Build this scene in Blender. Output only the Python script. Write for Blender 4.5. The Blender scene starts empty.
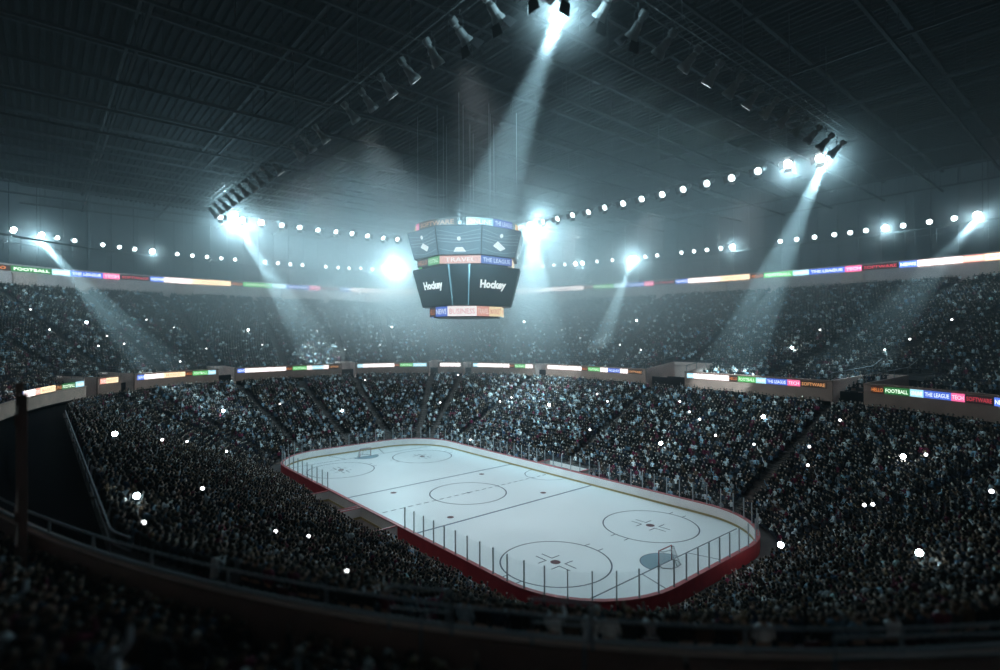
import bpy, math, random
import numpy as np
from mathutils import Vector, Matrix
from mathutils.bvhtree import BVHTree

random.seed(5)
rng = np.random.default_rng(11)
S = bpy.context.scene
COL = S.collection
PI = math.pi

# ------------------------------------------------------------------ camera
CAM = np.array([51.829, -38.924, 18.382])
CR = np.array([0.64712675, 0.76236928, -0.00447792])
CU = np.array([0.00707561, -0.0001325, 0.99997496])
CF = np.array([-0.76234959, 0.64714223, 0.00547997])
FPX = 543.512
cam_data = bpy.data.cameras.new('camera')
cam = bpy.data.objects.new('camera', cam_data)
COL.objects.link(cam)
cam.matrix_world = Matrix(((CR[0], CU[0], -CF[0], CAM[0]), (CR[1], CU[1], -CF[1], CAM[1]),
                           (CR[2], CU[2], -CF[2], CAM[2]), (0, 0, 0, 1)))
cam_data.sensor_width = 36
cam_data.lens = FPX * 36 / 1000
cam_data.clip_start = 0.05
cam_data.clip_end = 600
cam_data.dof.use_dof = True
cam_data.dof.focus_distance = 58
cam_data.dof.aperture_fstop = 0.12
S.camera = cam

# ------------------------------------------------------------------ world, haze, light
S.view_settings.view_transform = 'Standard'
S.view_settings.look = 'None'
S.view_settings.gamma = 1
S.view_settings.exposure = 0.0
S.view_settings.use_curve_mapping = False
S.cycles.volume_bounces = 0
S.cycles.diffuse_bounces = 2
S.cycles.max_bounces = 8
S.cycles.transparent_max_bounces = 24
S.cycles.sample_clamp_indirect = 4
w = bpy.data.worlds.new('world')
S.world = w
w.use_nodes = True
w.node_tree.nodes['Background'].inputs[0].default_value = (0.02, 0.03, 0.04, 1)
w.node_tree.nodes['Background'].inputs[1].default_value = 0.0

HAZE = 0.0028
HAZE_Z = 13.5
CYAN = (0.50, 0.86, 1.0)


def mat(name, col, rough=0.7, emit=None, strength=1.0, metal=0.0, noise=0.0, scale=3.0, attr=None, objcol=False, spec=0.3):
    m = bpy.data.materials.new(name)
    m.use_nodes = True
    nt = m.node_tree
    b = nt.nodes['Principled BSDF']
    b.inputs['Roughness'].default_value = rough
    b.inputs['Metallic'].default_value = metal
    b.inputs['Specular IOR Level'].default_value = spec
    b.inputs['Base Color'].default_value = (*col, 1)
    if attr or objcol:
        if attr:
            a = nt.nodes.new('ShaderNodeAttribute')
            a.attribute_name = attr
        else:
            a = nt.nodes.new('ShaderNodeObjectInfo')
        nt.links.new(a.outputs['Color'], b.inputs['Base Color'])
    elif noise > 0:
        tc = nt.nodes.new('ShaderNodeTexCoord')
        n = nt.nodes.new('ShaderNodeTexNoise')
        n.inputs['Scale'].default_value = scale
        n.inputs['Detail'].default_value = 4
        r = nt.nodes.new('ShaderNodeValToRGB')
        r.color_ramp.elements[0].position = 0.3
        r.color_ramp.elements[1].position = 0.7
        r.color_ramp.elements[0].color = (*[c * (1 - noise) for c in col], 1)
        r.color_ramp.elements[1].color = (*[min(1, c * (1 + noise)) for c in col], 1)
        nt.links.new(tc.outputs['Object'], n.inputs['Vector'])
        nt.links.new(n.outputs['Fac'], r.inputs['Fac'])
        nt.links.new(r.outputs['Color'], b.inputs['Base Color'])
    if emit:
        b.inputs['Emission Color'].default_value = (*emit, 1)
        b.inputs['Emission Strength'].default_value = strength
        m.cycles.emission_sampling = 'NONE'
    return m


def link(o, parent=None):
    COL.objects.link(o)
    if parent is not None:
        o.parent = parent
    return o


def tag(o, label=None, cat=None, group=None, kind=None):
    if label: o['label'] = label
    if cat: o['category'] = cat
    if group: o['group'] = group
    if kind: o['kind'] = kind
    return o


def empty(name, loc=(0, 0, 0), rz=0.0):
    o = bpy.data.objects.new(name, None)
    o.location = loc
    o.rotation_euler = (0, 0, rz)
    o.empty_display_size = 0.2
    return link(o)


class MB:
    """collects geometry for one mesh"""
    def __init__(s):
        s.v = []; s.f = []; s.mi = []; s.cur = 0

    def add(s, verts, faces, M=None):
        n = len(s.v)
        if M is not None:
            verts = [tuple(M @ Vector(p)) for p in verts]
        s.v.extend([tuple(p) for p in verts])
        s.f.extend([tuple(n + i for i in f) for f in faces])
        s.mi.extend([s.cur] * len(faces))

    def box(s, c, d, M=None):
        x, y, z = c; a, b, e = d[0] / 2, d[1] / 2, d[2] / 2
        vs = [(x + i * a, y + j * b, z + k * e) for k in (-1, 1) for i, j in ((-1, -1), (1, -1), (1, 1), (-1, 1))]
        s.add(vs, [(0, 3, 2, 1), (4, 5, 6, 7), (0, 1, 5, 4), (1, 2, 6, 5), (2, 3, 7, 6), (3, 0, 4, 7)], M)

    def lathe(s, prof, n=12, M=None, cap=True):
        """prof: list of (r, z)"""
        vs = []
        for r, z in prof:
            for i in range(n):
                a = 2 * PI * i / n
                vs.append((r * math.cos(a), r * math.sin(a), z))
        fs = []
        for k in range(len(prof) - 1):
            for i in range(n):
                j = (i + 1) % n
                fs.append((k * n + i, k * n + j, (k + 1) * n + j, (k + 1) * n + i))
        if cap:
            fs.append(tuple(range(n))[::-1])
            fs.append(tuple((len(prof) - 1) * n + i for i in range(n)))
        s.add(vs, fs, M)

    def tube(s, pts, r, n=6, closed=False):
        pts = [Vector(p) for p in pts]
        m = len(pts)
        vs = []
        for i, p in enumerate(pts):
            if closed:
                t = pts[(i + 1) % m] - pts[i - 1]
            else:
                t = pts[min(i + 1, m - 1)] - pts[max(i - 1, 0)]
            t.normalize()
            up = Vector((0, 0, 1)) if abs(t.z) < 0.9 else Vector((1, 0, 0))
            a = t.cross(up).normalized(); b = t.cross(a)
            for k in range(n):
                th = 2 * PI * k / n
                vs.append(p + (a * math.cos(th) + b * math.sin(th)) * r)
        fs = []
        for i in range(m if closed else m - 1):
            for k in range(n):
                k2 = (k + 1) % n; j = (i + 1) % m
                fs.append((i * n + k, i * n + k2, j * n + k2, j * n + k))
        if not closed:
            fs.append(tuple(range(n))); fs.append(tuple((m - 1) * n + k for k in range(n)))
        s.add(vs, fs)

    def sweep(s, path, prof, closed=True):
        """path: list of (x, y, nx, ny) outward normal; prof: closed list of (offset, z)"""
        m = len(prof)
        vs = [(x + nx * o, y + ny * o, z) for x, y, nx, ny in path for o, z in prof]
        fs = []
        P = len(path)
        for i in range(P if closed else P - 1):
            j = (i + 1) % P
            for k in range(m):
                k2 = (k + 1) % m
                fs.append((i * m + k, j * m + k, j * m + k2, i * m + k2))
        if not closed:
            fs.append(tuple(range(m))); fs.append(tuple((P - 1) * m + k for k in range(m))[::-1])
        s.add(vs, fs)

    def mesh(s, name, mats):
        me = bpy.data.meshes.new(name)
        me.from_pydata(s.v, [], s.f)
        for m in (mats if isinstance(mats, (list, tuple)) else [mats]):
            me.materials.append(m)
        if any(s.mi):
            me.polygons.foreach_set('material_index', s.mi)
        me.update()
        return me

    def build(s, name, mats, parent=None):
        return link(bpy.data.objects.new(name, s.mesh(name, mats)), parent)


def smooth(o):
    o.data.polygons.foreach_set('use_smooth', [True] * len(o.data.polygons))
    return o


# haze: a layer of thin smoke under the roof
hb = MB()
hb.box((0, 0, (HAZE_Z + 75) / 2), (330, 330, 75 - HAZE_Z))
hm = bpy.data.materials.new('haze')
hm.use_nodes = True
hn = hm.node_tree
hn.nodes.remove(hn.nodes['Principled BSDF'])
vs_ = hn.nodes.new('ShaderNodeVolumeScatter')
vs_.inputs['Color'].default_value = (0.93, 0.97, 1.0, 1)
vs_.inputs['Density'].default_value = HAZE
vs_.inputs['Anisotropy'].default_value = 0.0
hn.links.new(vs_.outputs['Volume'], hn.nodes['Material Output'].inputs['Volume'])
hz = hb.build('smoke_haze', hm)
tag(hz, 'thin blue smoke haze filling the air under the arena roof', 'haze', kind='stuff')

LIGHTS = []


def spot(pos, target, watts, deg, blend=0.3, radius=0.35, col=CYAN):
    d = bpy.data.lights.new('spot_beam', 'SPOT')
    d.energy = watts; d.color = col; d.spot_size = math.radians(deg); d.spot_blend = blend
    d.shadow_soft_size = radius
    o = bpy.data.objects.new('spot_beam', d)
    o.location = pos
    o.rotation_euler = (Vector(target) - Vector(pos)).to_track_quat('-Z', 'Y').to_euler()
    link(o); LIGHTS.append(o)
    return o


def glow(pos, watts, radius=0.3, col=CYAN):
    d = bpy.data.lights.new('flood_bulb', 'POINT')
    d.energy = watts; d.color = col; d.shadow_soft_size = radius
    o = bpy.data.objects.new('flood_bulb', d)
    o.location = pos
    link(o); LIGHTS.append(o)
    return o


RZ = 36.5                       # height of the rectangular lighting truss
RX0, RX1, RY0, RY1 = -34.5, 33.3, -20.2, 20.3
WHITE = (0.88, 0.95, 1.0)
# the rows of the truss light the ice ...
for x in (-26, -13, 0, 13, 26):
    for y in (RY0, RY1):
        spot((x, y * 0.98, RZ - 1.7), (x * 0.75, y * -0.05, 0), 7600, 60, 0.9, 0.8, WHITE)
# ... and the stands behind it
for k in range(11):
    x = -28 + 3.75 * k
    spot((x, RY0 + 1, RZ - 1.9), (x * 1.1 - 2, 32, 5), 26000, 48, 1.0, 1.0)
for k in range(8):
    y = -12 + 4 * k
    spot((RX1 - 1, y, RZ - 1.9), (-50, y * 1.4, 10), 14000, 44, 1.0, 1.0)
# narrow beams seen in the haze: position, target, watts, degrees
BEAMS = [((31.9, -17.6, 35.9), (-9.1, 5.2, 25.0), 320000, 15),
         ((-35.0, -16.6, 35.9), (-73.6, 14.2, 10.9), 600000, 12),
         ((31.9, 20.2, 35.9), (16.5, 35.4, 18.0), 420000, 15),
         ((-20.0, 60.4, 35.6), (-23.6, 50.0, 10.5), 520000, 14),
         ((-71.0, -38.7, 35.6), (-51.7, -21.7, 10.8), 560000, 14),
         ((36.8, 64.6, 35.6), (26.0, 42.0, 12.6), 480000, 16),
         ((-9.5, 20.0, 35.9), (-20.5, 30.4, 16.1), 260000, 34)]
for p, t, e, a in BEAMS:
    spot(p, t, e, a, 0.35, 0.3)
# big bare floods, with smoke puffs added round them to imitate lens glare: position, watts, smoke radius, smoke density
GLOWS = [((-35.0, -16.6, 35.8), 10000, 9, 0.07), ((-34.8, -13.4, 35.8), 2500, 0, 0.00), ((28.4, 20.3, 35.8), 1250, 4.5, 0.15), ((31.9, 20.2, 35.8), 1750, 6, 0.12),
         ((-9.5, 20.0, 35.8), 22000, 16, 0.035), ((-67.0, 28.1, 35.5), 60000, 18, 0.05), ((-20.0, 60.4, 35.5), 12000, 8, 0.15), ((36.8, 64.6, 35.5), 3000, 7, 0.15),
         ((-71.0, -38.7, 35.5), 3000, 8, 0.12), ((-67.0, -42.2, 35.5), 1500, 0, 0.00), ((25.9, 63.4, 35.5), 1200, 5, 0.12), ((1.4, 62.5, 35.5), 1750, 5, 0.12),
         ((-32.2, 57.6, 35.5), 2500, 5, 0.12), ((-73.9, -21.9, 35.5), 1250, 5, 0.12), ((31.8, -17.6, 35.8), 1250, 4, 0.15)]
def smoke(name, p, r_, dn, power, label, flat=1.0):
    m = bpy.data.materials.new(name); m.use_nodes = True
    nt = m.node_tree; nt.nodes.remove(nt.nodes['Principled BSDF'])
    sc_ = nt.nodes.new('ShaderNodeVolumeScatter'); sc_.inputs['Color'].default_value = (0.93, 0.97, 1.0, 1)
    tc = nt.nodes.new('ShaderNodeTexCoord'); ln = nt.nodes.new('ShaderNodeVectorMath'); ln.operation = 'LENGTH'
    mp = nt.nodes.new('ShaderNodeMapping'); mp.inputs['Scale'].default_value = (1, 1, 1 / flat)
    mr = nt.nodes.new('ShaderNodeMapRange'); mr.inputs['From Min'].default_value = r_; mr.inputs['From Max'].default_value = 0
    pw = nt.nodes.new('ShaderNodeMath'); pw.operation = 'POWER'; pw.inputs[1].default_value = power
    mu = nt.nodes.new('ShaderNodeMath'); mu.operation = 'MULTIPLY'; mu.inputs[1].default_value = dn
    nt.links.new(tc.outputs['Object'], mp.inputs['Vector']); nt.links.new(mp.outputs['Vector'], ln.inputs[0]); nt.links.new(ln.outputs['Value'], mr.inputs['Value'])
    nt.links.new(mr.outputs['Result'], pw.inputs[0]); nt.links.new(pw.outputs[0], mu.inputs[0]); nt.links.new(mu.outputs[0], sc_.inputs['Density'])
    nt.links.new(sc_.outputs['Volume'], nt.nodes['Material Output'].inputs['Volume'])
    mb = MB()
    mb.lathe([(max(0.02, r_ * math.sin(PI * k / 12)), -flat * r_ * math.cos(PI * k / 12)) for k in range(13)], 24)
    o = mb.build(name, m); o.location = p
    tag(o, label, 'smoke', kind='stuff')


smoke('smoke_cloud', (-38, 30, 28), 98, 0.046, 2.0, 'wide cloud of thin smoke gathered under the roof behind the scoreboard', 0.19)
for p, e, r_, dn in GLOWS:
    glow(p, e)
    if r_:
        smoke('lamp_glare_smoke', p, r_, dn, 2.5, 'added smoke puff imitating the lens glare round a bright floodlight under the roof')

# ------------------------------------------------------------------ bowl curves
Q1 = [-0.4486, 2.692, -0.0589, -0.0234, -0.0295, -0.0296, 0.0095, 0.0179]      # front of the upper tier
Q2 = [32.9764, 3.1915, 0.0496, 0.0366, -0.0362, 0.0231, -0.0212, -0.0023]      # back of the upper tier
QL = [21.8042, 2.5155, 0.0582, 0.0222, -0.0031, 0.0342, 0.0033, 0.0138]        # oval of floodlights


def radius(q, th):
    a, b, n = 60 + q[0], 41 + q[0], q[1]
    r = (np.abs(np.cos(th) / a) ** n + np.abs(np.sin(th) / b) ** n) ** (-1 / n)
    s = 1.0
    for k in range(1, 4):
        s = s + q[2 * k] * np.cos(k * th) + q[2 * k + 1] * np.sin(k * th)
    return r * s


def curve(q, th, off=0.0):
    """xy of the curve pushed outward by off along its normal; th in radians (array)"""
    th = np.asarray(th, float)
    e = 1e-3
    r = radius(q, th)
    p = np.stack([r * np.cos(th), r * np.sin(th)], -1)
    r1, r2 = radius(q, th - e), radius(q, th + e)
    d = np.stack([r2 * np.cos(th + e) - r1 * np.cos(th - e), r2 * np.sin(th + e) - r1 * np.sin(th - e)], -1)
    d /= np.linalg.norm(d, axis=-1, keepdims=True)
    n = np.stack([d[..., 1], -d[..., 0]], -1)
    return p + n * off, n


def path_of(q, t0, t1, off=0.0, step=0.8):
    n = max(2, int(abs(t1 - t0) / step) + 1)
    th = np.radians(np.linspace(t0, t1, n))
    p, nn = curve(q, th, off)
    return [(a[0], a[1], b[0], b[1]) for a, b in zip(p, nn)]


def rrect(hx, hy, r, n=14, seg=24):
    """closed path of a rounded rectangle, counterclockwise, with outward normals"""
    out = []
    for cx, cy, a0 in ((hx - r, hy - r, 0), (-(hx - r), hy - r, 90), (-(hx - r), -(hy - r), 180), (hx - r, -(hy - r), 270)):
        for i in range(n + 1):
            a = math.radians(a0 + 90 * i / n)
            out.append((cx + r * math.cos(a), cy + r * math.sin(a), math.cos(a), math.sin(a)))
        # straight run to the next corner
        a = math.radians(a0 + 90)
        nx, ny = math.cos(a), math.sin(a)
        L = 2 * (hx - r) if abs(ny) > 0.5 else 2 * (hy - r)
        k = seg if abs(ny) > 0.5 else seg // 3
        x0, y0 = out[-1][:2]
        tx, ty = -ny, nx
        for i in range(1, k):
            out.append((x0 + tx * L * i / k, y0 + ty * L * i / k, nx, ny))
    return out


INX, INY, INR = 32.5, 15.2, 9.4            # front edge of the lower stand


def nearest_in(p):
    q = np.abs(p)
    cx, cy = INX - INR, INY - INR
    out = np.empty_like(q)
    d = q - np.array([cx, cy])
    corner = (d[:, 0] > 0) & (d[:, 1] > 0)
    l = np.linalg.norm(d, axis=1)[:, None] + 1e-9
    out[corner] = (np.array([cx, cy]) + d / l * INR)[corner]
    flat = (d[:, 0] <= 0)
    out[flat] = np.stack([q[:, 0], np.full(len(q), INY)], -1)[flat]
    side = (d[:, 1] <= 0) & ~flat
    out[side] = np.stack([np.full(len(q), INX), q[:, 1]], -1)[side]
    return out * np.sign(p)


LZ0, LZ1, NL = 0.0, 9.8, 33                # lower stand: first and last tread height, rows
UZ0, UZ1, NU = 10.4, 27.6, 46              # upper stand


def lower_xy(th, s):
    o, n = curve(Q1, th, -2.8)
    o[:, 1] = np.maximum(o[:, 1], -36.8)
    i = nearest_in(o)
    return i + (o - i) * s


BOXES = ((-8.4, 7.8, -16.9, -13.0), (-3.0, 5.4, 13.0, 16.7))    # the boxes cut into the first rows


def in_box(x, y, m=0.0):
    return any(a - m < x < b + m and c_ - m < y < d + m for a, b, c_, d in BOXES)


def upper_xy(th, s):
    a, n = curve(Q1, th, 0.3)
    b, n2 = curve(Q2, th, 0.0)
    return a + (b - a) * s


# openings in the front of the upper tier: centre angle, half width (m), depth in rows
GAPS = [(218.0 - 1.1, 1.3, 6), (209.5, 1.4, 6), (191.5, 1.5, 6), (167.9, 1.5, 6), (150.4, 1.0, 6), (143.2, 1.0, 5),
        (125.6, 1.4, 5), (88.7, 4.1, 8), (49.9, 1.9, 7)]
GAPS_NEAR = [(262.0, 1.5, 6), (5.0, 1.5, 6), (27.0, 1.5, 6)]
ALLG = GAPS + GAPS_NEAR
LAISLE = [g[0] for g in GAPS] + [179.5, 20, 5, 345, 320, 290, 262, 239]
UAISLE = [g[0] for g in ALLG] + [134.5, 107, 68, 58.5, 158.5, 179.5, 201, 38, 16, 348, 318, 302, 288, 275, 250, 228]

M_conc = mat('stand_concrete', (0.10, 0.085, 0.085), 0.9, noise=0.25, scale=0.5)
M_step = mat('aisle_concrete', (0.15, 0.11, 0.10), 0.9, noise=0.2, scale=1.0)
M_fasc = mat('fascia_brown', (0.34, 0.185, 0.145), 0.75, noise=0.12, scale=0.6)
M_vom = mat('vomitory_wall', (0.85, 0.58, 0.52), 0.8, noise=0.1, scale=0.6)
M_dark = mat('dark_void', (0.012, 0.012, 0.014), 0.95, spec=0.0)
M_ledge_lit = mat('fascia_brown_lit', (0.75, 0.47, 0.38), 0.8, noise=0.12, scale=0.6)  # fascia brown lightened in colour, in place of light on the near wall
M_steel = mat('dark_steel', (0.10, 0.11, 0.12), 0.5, metal=0.3)
M_rail = mat('rail_steel', (0.20, 0.21, 0.24), 0.4, metal=0.5)
M_rail_lit = mat('rail_steel_lit', (0.42, 0.44, 0.48), 0.5)  # rail steel made paler in colour, as if light reached the near rails
M_gal = mat('galvanised_post', (0.42, 0.44, 0.46), 0.45, metal=0.2)


def terrace(name, fxy, z0, z1, N, holes=()):
    th = np.radians(np.arange(0, 360, 0.75))
    T = len(th)
    v = []; f = []
    pts = [fxy(th, k / N) for k in range(N + 1)]
    rr = np.hypot(*pts[0].T)
    for k in range(N):
        z = z0 + (z1 - z0) * k / (N - 1)
        zn = z0 + (z1 - z0) * (k + 1) / (N - 1)
        a, b = pts[k], pts[k + 1]
        base = len(v)
        v += [(p[0], p[1], z) for p in a] + [(p[0], p[1], z) for p in b] + [(p[0], p[1], zn) for p in b]
        for i in range(T):
            j = (i + 1) % T
            mid = math.degrees(th[i]) + 0.375
            if any(k < g[2] and abs((mid - g[0] + 180) % 360 - 180) * PI / 180 * rr[i] < g[1] for g in holes):
                continue
            f.append((base + i, base + T + i, base + T + j, base + j))
            if holes == () and k < 5 and in_box(*((a[i] + b[j]) / 2)): f.pop(); continue
            if k < N - 1:
                f.append((base + T + i, base + 2 * T + i, base + 2 * T + j, base + T + j))
    me = bpy.data.meshes.new(name)
    me.from_pydata(v, [], f); me.materials.append(M_conc); me.update()
    return tag(link(bpy.data.objects.new(name, me)), kind='structure')


terrace('lower_stand', lower_xy, LZ0, LZ1, NL)
terrace('upper_stand', upper_xy, UZ0, UZ1, NU, ALLG)


def gap_arcs(gaps, q, extra=0.0):
    """angle intervals between the gaps, starting after the first gap going downwards"""
    iv = []
    for g in gaps:
        r = float(radius(q, np.radians(g[0])))
        p1, _ = curve(q, np.radians([g[0] - 1, g[0] + 1]))
        m_per_deg = float(np.linalg.norm(p1[1] - p1[0])) / 2
        h = (g[1] + extra) / m_per_deg
        iv.append((g[0] - h, g[0] + h))
    iv = sorted(iv, key=lambda t: t[0] % 360)
    out = []
    for i in range(len(iv)):
        a = iv[i][1] % 360
        b = iv[(i + 1) % len(iv)][0] % 360
        if b < a: b += 360
        out.append((a, b))
    return out


SEGS = gap_arcs(ALLG, Q1)
# brown front wall of the upper tier, one length between each pair of openings
for n, (a, b) in enumerate(SEGS):
    mb = MB()
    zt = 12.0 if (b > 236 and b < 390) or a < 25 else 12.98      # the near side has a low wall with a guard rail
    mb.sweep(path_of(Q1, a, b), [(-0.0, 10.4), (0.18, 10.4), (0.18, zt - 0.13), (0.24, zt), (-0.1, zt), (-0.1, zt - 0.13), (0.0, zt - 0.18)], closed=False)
    tag(mb.build('wall_fascia', M_ledge_lit if zt < 12.5 else M_fasc), kind='structure')
# underside, back wall of the lower concourse, concourse floor
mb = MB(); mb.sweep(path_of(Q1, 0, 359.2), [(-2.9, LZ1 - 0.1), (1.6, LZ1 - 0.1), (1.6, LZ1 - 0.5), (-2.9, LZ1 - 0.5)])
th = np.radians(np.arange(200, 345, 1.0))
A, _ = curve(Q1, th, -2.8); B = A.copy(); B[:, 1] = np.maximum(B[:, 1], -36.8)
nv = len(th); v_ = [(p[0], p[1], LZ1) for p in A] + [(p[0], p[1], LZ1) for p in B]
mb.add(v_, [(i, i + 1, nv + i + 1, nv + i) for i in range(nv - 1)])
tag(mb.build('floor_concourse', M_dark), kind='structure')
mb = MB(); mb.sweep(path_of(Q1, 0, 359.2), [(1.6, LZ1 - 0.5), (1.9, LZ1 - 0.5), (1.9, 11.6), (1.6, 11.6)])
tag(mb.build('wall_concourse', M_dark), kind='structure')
# guard rail behind the last row of the lower stand, near side
th = np.radians(np.arange(232, 330, 0.8))
p, _ = curve(Q1, th, -2.75)
p[:, 1] = np.maximum(p[:, 1], -36.75)
p = p[(p[:, 1] > -36.8) & (p[:, 0] > -23) & (p[:, 0] < 27)]
rl = empty('concourse_rail')
tag(rl, 'long dark steel guard rail behind the last row of the lower stand', 'railing')
mb = MB(); mb.tube([(q[0], q[1], LZ1 + 1.05) for q in p], 0.045); mb.build('top_rail', M_rail, rl)
mb = MB(); mb.tube([(q[0], q[1], LZ1 + 0.55) for q in p], 0.03); mb.build('mid_rail', M_rail, rl)
for q in p[::6][:60]:
    mb = MB(); mb.tube([(q[0], q[1], LZ1 - 0.1), (q[0], q[1], LZ1 + 1.05)], 0.03); mb.build('post', M_rail, rl)

# vomitories: back wall, two side walls, two sloped hand rails
def upper_z(s):
    return UZ0 + (UZ1 - UZ0) * s * NU / (NU - 1)

for n, g in enumerate(ALLG):
    t = np.radians(g[0])
    p0, nn = curve(Q1, np.array([t])); p0, nn = p0[0], nn[0]
    tx = np.array([-nn[1], nn[0]])
    sb = g[2] / NU
    back = upper_xy(np.array([t]), sb)[0]
    dep = float((back - p0) @ nn) + 0.25
    zb = upper_z(sb) + 0.55
    M = Matrix(((nn[0], tx[0], 0, p0[0]), (nn[1], tx[1], 0, p0[1]), (0, 0, 1, 0), (0, 0, 0, 1)))
    W = g[1] + 0.1
    mb = MB()
    mb.box((dep, 0, (UZ0 - 0.2 + zb) / 2), (0.2, 2 * W + 0.3, zb - UZ0 + 0.2), M)
    for sgn in (-1, 1):
        # sloping side wall
        y0, y1 = sgn * W, sgn * (W + 0.15)
        za, zc = 12.98, zb
        vs = [(0.1, y0, 9.4), (dep, y0, 9.4), (dep, y0, zc), (0.1, y0, za), (0.1, y1, 9.4), (dep, y1, 9.4), (dep, y1, zc), (0.1, y1, za)]
        mb.add(vs, [(0, 1, 2, 3), (4, 7, 6, 5), (0, 4, 5, 1), (1, 5, 6, 2), (2, 6, 7, 3), (3, 7, 4, 0)], M)
    tag(mb.build('wall_vomitory', M_vom), kind='structure')
    # dark passage and flight of steps down
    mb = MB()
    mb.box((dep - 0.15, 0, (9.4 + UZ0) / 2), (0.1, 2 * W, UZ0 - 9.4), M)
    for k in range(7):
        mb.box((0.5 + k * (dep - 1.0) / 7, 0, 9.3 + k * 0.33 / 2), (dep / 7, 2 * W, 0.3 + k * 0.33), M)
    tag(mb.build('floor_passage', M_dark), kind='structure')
    rr = empty('stair_handrail')
    tag(rr, None, 'handrail', 'sloping handrails beside the openings of the upper tier')
    for sgn in (-1, 1):
        a = M @ Vector((0.2, sgn * (W + 0.1), 13.9)); b = M @ Vector((dep, sgn * (W + 0.1), zb + 0.95))
        c2 = b + Vector((nn[0], nn[1], 0)) * 2.0 + Vector((0, 0, 0.9))
        mb = MB(); mb.tube([a, b, c2], 0.05); mb.build('rail', M_rail, rr)
        for f_ in (0.0, 0.33, 0.66, 1.0):
            q = a.lerp(b, f_)
            mb = MB(); mb.tube([(q.x, q.y, q.z - 0.95), tuple(q)], 0.04); mb.build('post', M_rail, rr)
    px = 500 + FPX * float((np.array([p0[0], p0[1], 13]) - CAM) @ CR) / max(1.0, float((np.array([p0[0], p0[1], 13]) - CAM) @ CF))
    vis = float((np.array([p0[0], p0[1], 13]) - CAM) @ CF) > 5
    nms = ['by the two short ad displays at the far left', 'left of the long ad display at the far left', 'in the dark left bend of the bowl',
           'behind the left end of the ice', 'left of the close pair under the scoreboard', 'right of the close pair under the scoreboard',
           'right of the scoreboard', 'around the widest opening of the tier', 'beside the darkening stand at the right',
           'in the unlit near side', 'in the unlit right end', 'in the unlit far right end']
    rr['label'] = 'steel handrail pair, opening ' + nms[n]

# aisle stairs
def aisle(name, fxy, z0, z1, N, ang, k0, wid, pos):
    mb = MB()
    for k in range(k0, N):
        a = fxy(np.radians([ang]), k / N)[0]; b = fxy(np.radians([ang]), (k + 1) / N)[0]
        d = b - a; L = np.linalg.norm(d); d /= L
        z = z0 + (z1 - z0) * k / (N - 1); rise = (z1 - z0) / (N - 1)
        M = Matrix(((d[0], -d[1], 0, a[0]), (d[1], d[0], 0, a[1]), (0, 0, 1, z), (0, 0, 0, 1)))
        mb.box((L * 0.75, 0, rise / 4 + 0.01), (L * 0.5, wid, rise / 2), M)
        mb.box((L * 0.25, 0, 0.015), (L * 0.5, wid, 0.03), M)
    o = mb.build(name, M_step)
    return tag(o, kind='structure')

for a in LAISLE:
    aisle('floor_aisle', lower_xy, LZ0, LZ1, NL, a, 0, 1.1, '')
for a in UAISLE:
    k0 = 0
    for g in ALLG:
        if abs(g[0] - a) < 0.5: k0 = g[2] + 1
    aisle('floor_aisle', upper_xy, UZ0, UZ1, NU, a, k0, 1.1, '')

# top wall behind the upper tier with its ledge, upper wall with ribs
M_pink = mat('upper_fascia', (0.85, 0.64, 0.62), 0.8, noise=0.08, scale=0.3)
M_wall = mat('upper_wall', (0.10, 0.115, 0.13), 0.85, noise=0.15, scale=0.2)
mb = MB(); mb.sweep(path_of(Q2, 0, 359, step=1), [(0, 27.4), (0.4, 27.4), (0.4, 32.15), (0.9, 32.15), (0.9, 32.3), (-0.15, 32.3), (-0.15, 32.1), (0, 32.1)])
tag(mb.build('wall_upper_fascia', M_pink), kind='structure')
mb = MB(); mb.sweep(path_of(Q2, 0, 359, step=1), [(6.0, 32.0), (6.4, 32.0), (6.4, 50.5), (6.0, 50.5)])
for t in np.arange(0, 360, 2.4):
    pp, nn = curve(Q2, np.radians([t]), 5.9); pp, nn = pp[0], nn[0]
    M = Matrix(((nn[0], -nn[1], 0, pp[0]), (nn[1], nn[0], 0, pp[1]), (0, 0, 1, 0), (0, 0, 0, 1)))
    mb.box((0, 0, 41.2), (0.4, 0.3, 18.4), M)
mb.sweep(path_of(Q2, 0, 359, step=1), [(0.9, 32.0), (6.2, 32.0), (6.2, 32.2), (0.9, 32.2)])
tag(mb.build('wall_upper', M_wall), kind='structure')
# niches of the upper fascia (pale boxes)
for t in (206.5, 200.5, 189, 174, 160, 112, 97, 79, 66, 52):
    pp, nn = curve(Q2, np.radians([t]), -0.25); pp, nn = pp[0], nn[0]
    M = Matrix(((nn[0], -nn[1], 0, pp[0]), (nn[1], nn[0], 0, pp[1]), (0, 0, 1, 0), (0, 0, 0, 1)))
    mb = MB(); mb.box((0, 0, 29.4), (0.5, 3.6, 2.3), M); mb.box((0, 0, 30.65), (0.65, 3.9, 0.2), M)
    tag(mb.build('trim_box', M_vom), kind='structure')
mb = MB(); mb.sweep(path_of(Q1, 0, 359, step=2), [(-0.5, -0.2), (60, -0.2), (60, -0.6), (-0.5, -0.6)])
tag(mb.build('ground', M_dark), kind='structure')

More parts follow.
